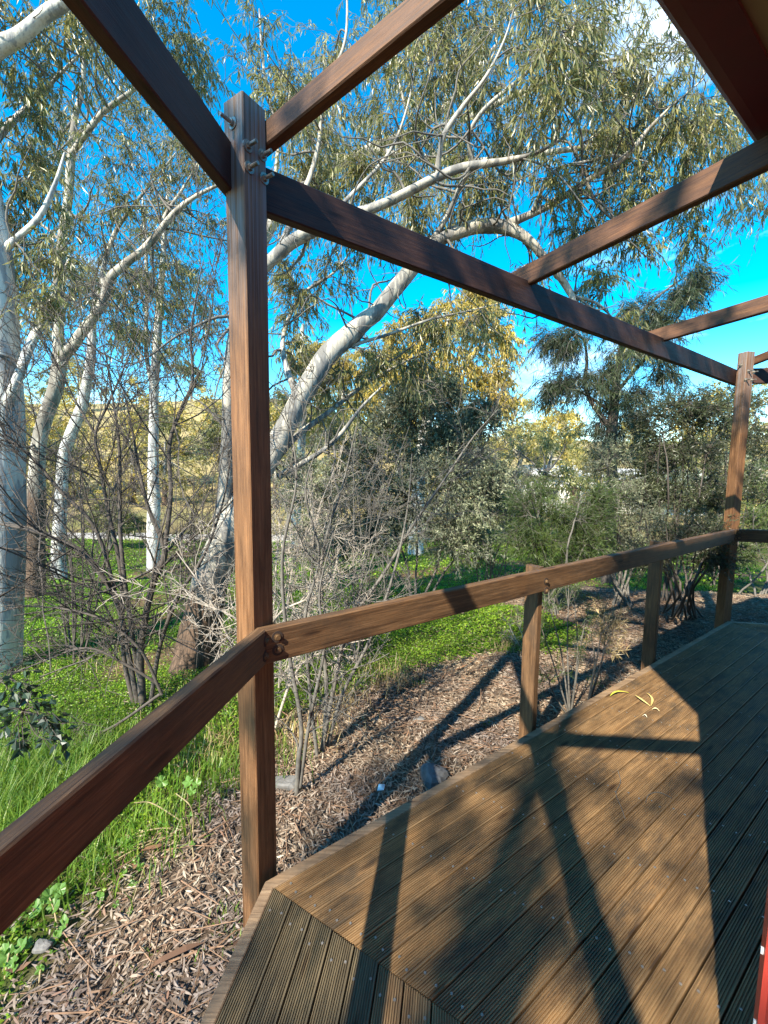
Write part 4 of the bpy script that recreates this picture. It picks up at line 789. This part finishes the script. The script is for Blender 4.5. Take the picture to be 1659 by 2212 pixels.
# ------------------------------------------------------------------ gum behind the photographer, known from its dappled shadow on the deck
t0 = Tree('shading_gum_tree', 'gum behind the viewer whose dappled shadow lies on the deck', 'tree', 91)
t0.limb([(-6.6, -8.6, -.5, .22), (-6.5, -8.5, 3, .18), (-6.2, -8.2, 5.4, .15), (-5.7, -7.6, 7.4, .1), (-5.2, -7.0, 8.8, .05)])
t0.limb([(-6.2, -8.2, 5.4, .08), (-5.4, -7.2, 7.0, .06), (-4.6, -6.3, 7.9, .03)]); t0.limb([(-6.1, -8.1, 5.8, .07), (-6., -7.2, 7., .05), (-5.8, -6.4, 7.8, .03)])
t0.limb([(-5.7, -7.6, 7.4, .08), (-4.4, -5.6, 8.6, .06), (-2.8, -4.0, 9.0, .045), (-1.2, -2.4, 9.0, .03), (.6, -1.2, 8.6, .015)])
rq = np.random.default_rng(17)
for i in range(-2, 13):                                               # boughs over the deck: leaf shade with gaps, open over the bright patch by the rail
    for j in range(-3, 9):
        gx, gy = .18*i+rq.normal(0, .06), .75+.2*j+rq.normal(0, .06)
        if (gx > 1.15 and gy > 2.25) or gx > 1.75 or rq.uniform() < .22+.22*math.sin(gx*7.+gy*2): continue
        r = rq.uniform(.12, .2); t0.clump(np.array([gx, gy, 0])+sund*rq.uniform(11.5, 14), (r, r, r), nb=2, tw=3, lv=7, L=.12, W=.024, droop=.9, twl=.2)
kv = np.array([math.sin(PHI), math.cos(PHI), 0])/math.tan(ELEV)          # how far a shadow falls per metre of height
for al in np.arange(.9, 5.9, .42):                                    # bough that keeps the long beam in the shade
    t0.clump(N1*-1.66+D1*al+kv*2.62+sund*(11.5+.5*math.sin(al*3)), (.3, .3, .24), nb=4, tw=5, lv=8, L=.13, W=.024, droop=.9, twl=.26)
for z in (.7, 1.2, 1.7, 2.2): t0.clump(np.array([3.75, 4.65, 0])+kv*z+sund*12, (.26, .26, .26), nb=3, tw=5, lv=8, L=.13, W=.024, droop=.9, twl=.26)
for z in (2.5, 2.85): t0.clump(np.array([-.49, 1.6, 0])+kv*z+sund*11.5, (.2, .2, .2), nb=3, tw=5, lv=8, L=.13, W=.024, droop=.9, twl=.24)
t0.done(M_gum, M_twig, M_leaf)

# ------------------------------------------------------------------ leaf litter, ground cover and grass
def inview(P, mar=60):
    v = P-EY; f = v@fw; x = 829.5+FPX*(v@CR)/f; y = 1106-FPX*(v@CU)/f
    return (f > .3) & (x > -mar) & (x < 1659+mar) & (y < 2212+mar) & (y > 0)
def scatter(n, x0, x1, y0, y1, rg, dens):
    X = rg.uniform(x0, x1, n); Y = rg.uniform(y0, y1, n); P = np.stack([X, Y, gz(X, Y)], 1)
    k = inview(P) & (rg.uniform(0, 1, n) < dens(X, Y)) & (outd(X, Y) > -.12); return P[k]
rg = np.random.default_rng(31)
M_litter = leafmat('dry_gum_leaf', [(.10, .075, .062), (.2, .155, .13), (.28, .225, .195), (.36, .295, .26), (.22, .12, .08), (.43, .37, .335), (.17, .12, .095), (.31, .255, .225)], .12, (.25, .16, .1), rough=.6, spec=.3, big=.3)
P = scatter(420000, -3.2, 7.5, .2, 7.5, rg, lambda x, y: litmask(x, y)*np.clip(1.15-.1*np.hypot(x, y), .35, 1)+.04)
P[:, 2] += rg.uniform(.0, .026, len(P)); a = rg.uniform(0, 6.28, len(P)); n_ = len(P)
D = np.stack([np.cos(a), np.sin(a), rg.normal(0, .2, n_)], 1); D = unit(D); S = unit(np.cross(D, unit(np.array([[0, 0, 1.]])+rg.normal(0, .35, (n_, 3))))); Nn = np.cross(S, D); Nn *= np.sign(Nn[:, 2:3])
acc = Acc(); nearm = np.hypot(P[:, 0], P[:, 1]) < 3.0; LL = rg.uniform(.02, .07, n_); WW = rg.uniform(.004, .0105, n_)
curled(acc, P[nearm], D[nearm], S[nearm], Nn[nearm], LL[nearm], WW[nearm], rg); fm = ~nearm
leaves(acc, P[fm], D[fm]*[1, 1, .4], LL[fm]*1.1, WW[fm]*1.15, rg, fold=.2, curve=.2)
tag(acc.build('leaf_litter', M_litter), 'dry fallen gum leaves covering the ground along the deck', 'leaf litter', kind='stuff')
# strips of shed bark
P = scatter(500, -2.6, 6, .4, 6, rg, lambda x, y: litmask(x, y)); n_ = len(P); a = rg.uniform(0, 6.28, n_); D = unit(np.stack([np.cos(a), np.sin(a), rg.normal(0, .06, n_)], 1)); S = unit(np.cross(D, [[0, 0, 1.]])); P[:, 2] += .03
acc = Acc(); curled(acc, P, D, S, np.cross(S, D)*-1, rg.uniform(.08, .24, n_), rg.uniform(.012, .03, n_), rg)
tag(acc.build('bark_strips', leafmat('shed_bark', [(.10, .05, .03), (.2, .11, .07), (.16, .12, .1)], .02, (.1, .06, .04), rough=.8)), 'curled strips of shed bark among the leaf litter', 'bark', kind='stuff')
# sticks in the litter
P = scatter(5200, -2.5, 6, .4, 7, rg, lambda x, y: litmask(x, y)); n_ = len(P); a = rg.uniform(0, 6.28, n_); ln = rg.uniform(.06, .3, n_)[:, None]; d = np.stack([np.cos(a), np.sin(a), rg.normal(0, .08, n_)], 1)
Q = np.stack([P, P+d*ln*.5+rg.normal(0, .012, (n_, 3)), P+d*ln], 1)+Z3*.03; acc = Acc(); r_ = rg.uniform(.0015, .0045, n_)[:, None]
tubes_batch(acc, Q, r_*np.array([[1, .9, .6]]), 4)
tag(acc.build('fallen_sticks', plain('dry_stick', (.17, .10, .06), .85, 0, .4, 14)), 'thin dry sticks lying among the leaf litter', 'sticks', kind='stuff')
M_clover = leafmat('clover_leaf', [(.05, .11, .008), (.095, .19, .012), (.16, .27, .02), (.25, .34, .04)], .35, (.22, .45, .03), rough=.45, spec=.35, big=.3)
def cdens(x, y): return (1-litmask(x, y))*np.clip(.95-1.5*np.maximum(0, wob(x, y, 1.1, 1.)-.18)-.9*np.maximum(0, wob(x, y, 2.7, 3.)-.3), .06, 1)
acc = Acc()
for (n, x0, x1, y0, y1, s) in ((150000, -4.5, 4, 1.2, 5, .018), (100000, -8, 6.5, 5, 9, .028), (60000, -14, 10, 9, 17, .05)):
    P = scatter(n, x0, x1, y0, y1, rg, cdens); k = len(P); h = rg.uniform(.01, .1, k)**1.0*np.clip(.55+.6*wob(P[:, 0], P[:, 1], 2.3), .15, 1.3); P[:, 2] += h
    D = np.stack([rg.normal(size=k), rg.normal(size=k), rg.uniform(-.25, .75, k)], 1)
    leaves(acc, P, D, s*rg.uniform(.7, 1.4, k), s*rg.uniform(.55, 1.0, k), rg, fold=.1, curve=.2, wide=.55)
tag(acc.build('clover_ground_cover', M_clover), 'bright green low clover covering the ground', 'ground cover', kind='stuff')
M_grass = leafmat('grass_blade', [(.05, .12, .012), (.09, .19, .02), (.15, .25, .035), (.22, .28, .06)], .35, (.25, .4, .04), big=.25)
M_dry = leafmat('dry_grass_blade', [(.22, .16, .08), (.34, .26, .14), (.42, .34, .2)], .2, (.3, .22, .1), big=.2)
def tufts(name, label, spots, mat, seed):
    rg = np.random.default_rng(seed); acc = Acc()
    for (px, py, r, n, h) in spots:
        g = gpt(px, py); X = g[0]+rg.normal(0, r, n); Y = g[1]+rg.normal(0, r, n); k = outd(X, Y) > .06; X, Y = X[k], Y[k]; m_ = len(X)
        B = np.stack([X, Y, gz(X, Y)-.01], 1); a = rg.uniform(0, 6.28, m_); o = np.stack([np.cos(a), np.sin(a), 0*a], 1); H = h*rg.uniform(.5, 1.2, m_)[:, None]; ln = rg.uniform(.15, .75, m_)[:, None]
        w_ = np.cross(o, [[0, 0, 1.]])*rg.uniform(.0014, .0034, m_)[:, None]*(1+h)
        m1 = B+Z3*H*.55+o*H*ln*.25; tp = B+Z3*H*(1-.35*ln)+o*H*ln
        V = np.stack([B-w_, B+w_, m1+w_*.8, m1-w_*.8, tp], 1).reshape(-1, 3); b_ = np.arange(m_)[:, None]*5
        acc.add(V, b_+np.array([[0, 1, 2, 3]]), b_+np.array([[3, 2, 4]]))
    return tag(acc.build(name, mat), label, 'weeds' if 'weed' in name else 'grass', kind='stuff')
tufts('tall_grass', 'tall green grass behind the left rail', [(40, 1720, .22, 1100, .24), (130, 1690, .22, 900, .22), (220, 1660, .2, 600, .2), (20, 1820, .18, 900, .24), (330, 1640, .2, 450, .18), (420, 1620, .2, 450, .18), (480, 1680, .14, 400, .18), (90, 1600, .25, 500, .18), (560, 1640, .15, 250, .16), (330, 1800, .14, 350, .16), (200, 1880, .12, 300, .14)], M_grass, 41)
tufts('dry_grass', 'dry straw coloured grass under the bare shrubs', [(850, 1470, .15, 160, .2), (740, 1530, .14, 130, .2), (470, 1640, .1, 120, .2), (620, 1600, .14, 120, .2), (1110, 1400, .12, 160, .12), (440, 1520, .2, 150, .2), (250, 1420, .4, 200, .2)], M_dry, 42)
tufts('weed_seedlings', 'small green weeds sprouting in the leaf litter', [(680, 1620, .05, 40, .06), (900, 1480, .05, 60, .07), (1290, 1480, .06, 60, .06), (1180, 1470, .05, 50, .06), (500, 2000, .06, 60, .06), (330, 2080, .05, 30, .05), (1050, 1560, .04, 30, .05), (700, 1590, .06, 60, .07)], M_grass, 43)

# ------------------------------------------------------------------ small things
def stone(name, label, p, s, seed, mat):
    rg = np.random.default_rng(seed); n, m_ = 9, 14; V = []
    for i in range(n+1):
        th = math.pi*i/n
        for j in range(m_):
            ph = 2*math.pi*j/m_; v = np.array([math.sin(th)*math.cos(ph), math.sin(th)*math.sin(ph), math.cos(th)])
            f = 1+.16*math.sin(v[0]*3.1+seed)+.12*math.sin(v[1]*4.3+v[2]*2+seed*2)+rg.normal(0, .025)
            v = np.sign(v)*np.abs(v)**.75; V.append(p+v*f*np.array(s)/2)
    F = [(i*m_+j, i*m_+(j+1) % m_, (i+1)*m_+(j+1) % m_, (i+1)*m_+j) for i in range(n) for j in range(m_)]
    return tag(mesh(name, V, np.array(F), mat), label, 'stone')
M_stone = plain('blue_grey_stone', (.10, .105, .115), .85, 0, .35, 18, .5); M_stone2 = plain('pale_grey_stone', (.14, .135, .13), .85, 0, .3, 18, .5)
g = gpt(940, 1690); stone('stone', 'blue grey stone in the litter beside the deck edge', g+Z3*.03, (.17, .13, .14), 3, M_stone)
g = gpt(615, 1700); stone('stone', 'flat pale stone behind the stems near the post', g+Z3*.02, (.16, .1, .07), 5, M_stone2)
g = gpt(905, 1560); stone('stone', 'small flat pale stone at the edge of the shade on the litter', g+Z3*.02, (.09, .06, .035), 7, M_stone2)
g = gpt(95, 2060)+Z3*.035; stone('stone', 'smooth grey pebble in the litter at the lower left', g, (.07, .04, .03), 9, M_stone2)
g = gpt(822, 1712); acc = Acc(); acc.add([g+np.array(v) for v in ((-.02, -.01, .02), (.02, -.015, .028), (.026, .012, .045), (-.012, .018, .04), (.0, .0, .05))], None, [[0, 1, 4], [1, 2, 4], [2, 3, 4], [3, 0, 4]])
tag(acc.build('paper_scrap', plain('white_paper', (.75, .77, .82), .8)), 'crumpled white scrap lying on the leaf litter', 'scrap')
# fallen leaves on the boards
def r6g(x, y): p = hit(*r6(x, y), Z3, .006); return p
def deckleaf(label, a, b, wd, colr, seed, bend=0.1):
    rg = np.random.default_rng(seed); A, B = r6g(*a), r6g(*b); d = B-A; L = np.linalg.norm(d); d /= L; s_ = np.cross(Z3, d); K = 9; V = []
    for i in range(K):
        t = i/(K-1); c = A+d*L*t+s_*bend*L*math.sin(math.pi*t)+Z3*(.003+.012*math.sin(math.pi*t)); w_ = wd*math.sin(math.pi*min(1, t*1.02+.0))**.8
        V += [c-s_*w_/2+Z3*.003, c-Z3*.001, c+s_*w_/2+Z3*.003]
    F = [(i*3+j, i*3+j+1, i*3+j+4, i*3+j+3) for i in range(K-1) for j in range(2)]
    return tag(mesh('fallen_leaf', V, np.array(F), plain('fallen_leaf_'+str(seed), colr, .5, 0, .15, 60)), label, 'leaf')
deckleaf('long yellow green gum leaf lying alone on the sunlit boards', (925, 1150), (1072, 1118), .016, (.42, .42, .05), 1, .12)
deckleaf('left leaf of the pale V shaped pair on the boards', (1122, 1138), (1240, 1222), .016, (.52, .42, .16), 2, -.1)
deckleaf('upright leaf of the pale V shaped pair on the boards', (1212, 1120), (1243, 1226), .014, (.55, .44, .17), 3, .1)
deckleaf('short stubby leaf at the right of the pale V shaped pair', (1250, 1150), (1246, 1228), .012, (.5, .4, .15), 4, .05)
deckleaf('small pale leaf just below the V shaped pair', (1255, 1248), (1312, 1262), .012, (.6, .52, .3), 5, .05)
deckleaf('tiny whitish leaf lowest on the sunlit boards', (1182, 1298), (1216, 1312), .01, (.62, .58, .45), 6, .0)
bt = Bare(33)
def r8(x, y): return (829.5+.5*x, 1659+.5*y)
for nm, lb, pts in (('fallen_twig', 'thin curved twig lying on the shaded boards', [(1010, 10), (1022, 60), (1002, 110), (1025, 170), (1042, 220)]), ('fallen_twig', 'thin forked twig lying across two boards', [(1130, 150), (1145, 115), (1190, 105), (1245, 130)])):
    acc = Acc(); tube(acc, catmull(np.array([[*(hit(*r8(*q), Z3, .005)), .0016] for q in pts]), 5), 5); tag(acc.build(nm, M_twig, smooth=True), lb, 'twig')
# saplings beyond the railing
def sapling(name, label, seed, px, tops, leafm, twigm, L, W, lv, d):
    t = Tree(name, label, 'sapling', seed); g = gpt(*px)
    for (x, y) in tops:
        e = at(x, y, d+t.rg.normal(0, .06)); m_ = g*.55+e*.45+t.rg.normal(0, .02, 3); q = g*.2+e*.8+t.rg.normal(0, .03, 3)
        P = t.limb([(*(g-Z3*.03), .008), (*m_, .0055), (*q, .0035), (*e, .0015)], sides=5, dens=6, lump=0)
        t.clump(q, (.09, .09, .16), nb=4, tw=5, lv=lv, L=L, W=W, droop=-.1, twl=.12, maxr=.003, thin=.001, spread=.35)
    return t.done(twigm, twigm, leafm, 'stems', 'foliage')
d = gpt(1232, 1545)[1]; sapling('needle_sapling', 'thin multi-stemmed sapling with needle leaves beside the middle upright', 51, (1232, 1545), [(1155, 1300), (1195, 1235), (1225, 1200), (1250, 1240), (1280, 1290), (1150, 1420)], M_green, M_twig, .05, .003, 16, d)
d = gpt(1268, 1525)[1]; sapling('dry_sapling', 'slender sapling topped by a pale dry straw coloured spray', 52, (1268, 1525), [(1312, 1300), (1325, 1325), (1300, 1320), (1345, 1345)], M_dry, M_twig, .07, .006, 9, d)
d = gpt(1130, 1390)[1]; sapling('pale_dry_tuft', 'pale dry twiggy tuft at the edge of the clover', 53, (1130, 1400), [(1100, 1345), (1120, 1330), (1140, 1350), (1090, 1370)], M_dry, M_dead, .05, .005, 6, d)
# dark-leaved sprig reaching in at the left edge
t = Tree('dark_leaved_sprig', 'dark blue green leafy sprig reaching in from the left edge', 'branch', 61)
t.limbpx([(-120, 1640, 1.9, .01), (-40, 1560, 1.95, .008), (30, 1530, 2.0, .005), (90, 1560, 2.0, .003), (130, 1600, 2.0, .002)], sides=6)
t.limbpx([(-110, 1600, 1.9, .009), (-30, 1500, 1.95, .006), (20, 1460, 2.0, .004), (60, 1440, 2.0, .002)], sides=6)
for (x, y, r) in [(15, 1470, 30), (50, 1520, 30), (100, 1560, 28), (30, 1580, 25), (130, 1600, 20), (-20, 1520, 30)]: t.clumppx(x, y, 1.98, r, nb=4, tw=3, lv=3, L=.05, W=.03, droop=.35, twl=.1, maxr=.004, thin=.0012)
t.done(M_dark, M_dark, leafmat('dark_blue_green_leaf', [(.012, .03, .025), (.02, .045, .035), (.035, .06, .04)], .2, (.05, .1, .04)), 'stems', 'foliage')
# mallow sprawling over the litter at the lower left
M_mal = leafmat('mallow_leaf', [(.07, .16, .03), (.11, .23, .045), (.16, .29, .06)], .35, (.25, .42, .06), big=.1)
M_vine = plain('straw_coloured_stem', (.24, .19, .10), .8, 0, .3, 30)
def c7(x, y): return (.5*x, 1659+.5*y)
def mallow(label, seed, stems, lvs):
    r = empty('mallow_plant'); tag(r, label, 'plant'); rg = np.random.default_rng(seed)
    for st in stems:
        P = []
        for i, (x, y, h) in enumerate(st): q = gpt(*c7(x, y+h*260)); P.append([*at(*c7(x, y), q[1]), .0042-.0022*i/len(st)])
        acc = Acc(); tube(acc, catmull(np.array(P), 6), 5, .05, rg); acc.build('stem', M_vine, r, smooth=True)
    for (x, y, sz, h) in lvs:
        q = gpt(*c7(x, y+h*260)); c = at(*c7(x, y), q[1]); nrm = unit(np.array([rg.normal(0, .35)-.1, rg.normal(0, .35)-.45, 1.])); u = unit(np.cross(nrm, [1, .3, 0])); v = np.cross(nrm, u); a0 = rg.uniform(0, 6.28); V = [c]; n = 20
        for k in range(n):
            a = a0+(k+.5)/n*(2*math.pi-.5)+.25; rr = sz*(1+.16*math.cos(5*(a-a0)))*rg.uniform(.95, 1.05); V.append(c+(u*math.cos(a)+v*math.sin(a))*rr+nrm*(rr*.25+.004*math.cos(5*(a-a0))))
        mesh('leaf', V, np.array([[0, k, k+1] for k in range(1, n)]), M_mal, r)
mallow('sprawling mallow with straw stems and round lobed leaves below the left rail', 71,
       [[(830, 300, .0), (835, 220, .25), (820, 160, .5), (760, 110, .6)], [(810, 290, 0), (700, 300, .12), (560, 350, .1), (400, 440, .05), (250, 540, .0)], [(815, 280, 0), (720, 330, .1), (640, 400, .1), (600, 500, .1), (560, 620, .1), (555, 700, 0)], [(800, 270, 0), (700, 260, .15), (580, 290, .1), (470, 380, .1), (330, 480, 0)], [(810, 250, .05), (740, 200, .2), (650, 150, .35), (580, 150, .4)], [(805, 300, 0), (690, 370, .05), (520, 470, .05), (380, 560, 0), (200, 620, 0)], [(790, 290, 0), (640, 330, .15), (500, 400, .1), (420, 500, .05), (390, 600, 0)], [(815, 300, 0), (830, 340, .1), (835, 390, .05), (815, 400, 0)]],
       [(820, 205, .017, .3), (832, 330, .014, .12), (520, 320, .02, .15), (590, 405, .022, .1), (605, 430, .018, .1), (575, 500, .018, .1), (540, 450, .015, .1), (690, 240, .012, .2), (715, 240, .012, .2), (560, 340, .014, .1), (420, 400, .02, .1), (430, 560, .022, .05), (370, 530, .018, .05), (815, 60, .028, .6), (830, 100, .022, .5), (700, 60, .03, .6), (850, 70, .022, .6), (560, 620, .014, .05), (500, 590, .013, .05)])
mallow('bright lobed mallow leaves at the lower left corner', 72,
       [[(60, 900, 0), (70, 820, .1), (90, 770, .15)], [(20, 920, 0), (30, 850, .1), (40, 800, .15)], [(250, 700, 0), (235, 620, .12), (215, 560, .2)], [(170, 950, 0), (172, 900, .1), (176, 870, .1)], [(310, 1040, 0), (322, 1000, .05), (330, 960, .1)]],
       [(215, 555, .034, .2), (255, 530, .028, .2), (160, 610, .03, .15), (235, 600, .026, .15), (90, 770, .024, .15), (125, 760, .02, .12), (30, 820, .032, .12), (60, 850, .024, .1), (45, 870, .02, .1), (175, 870, .016, .1), (325, 970, .013, .06), (315, 1000, .012, .05), (20, 790, .024, .15), (240, 740, .03, .05), (270, 680, .03, .06)])
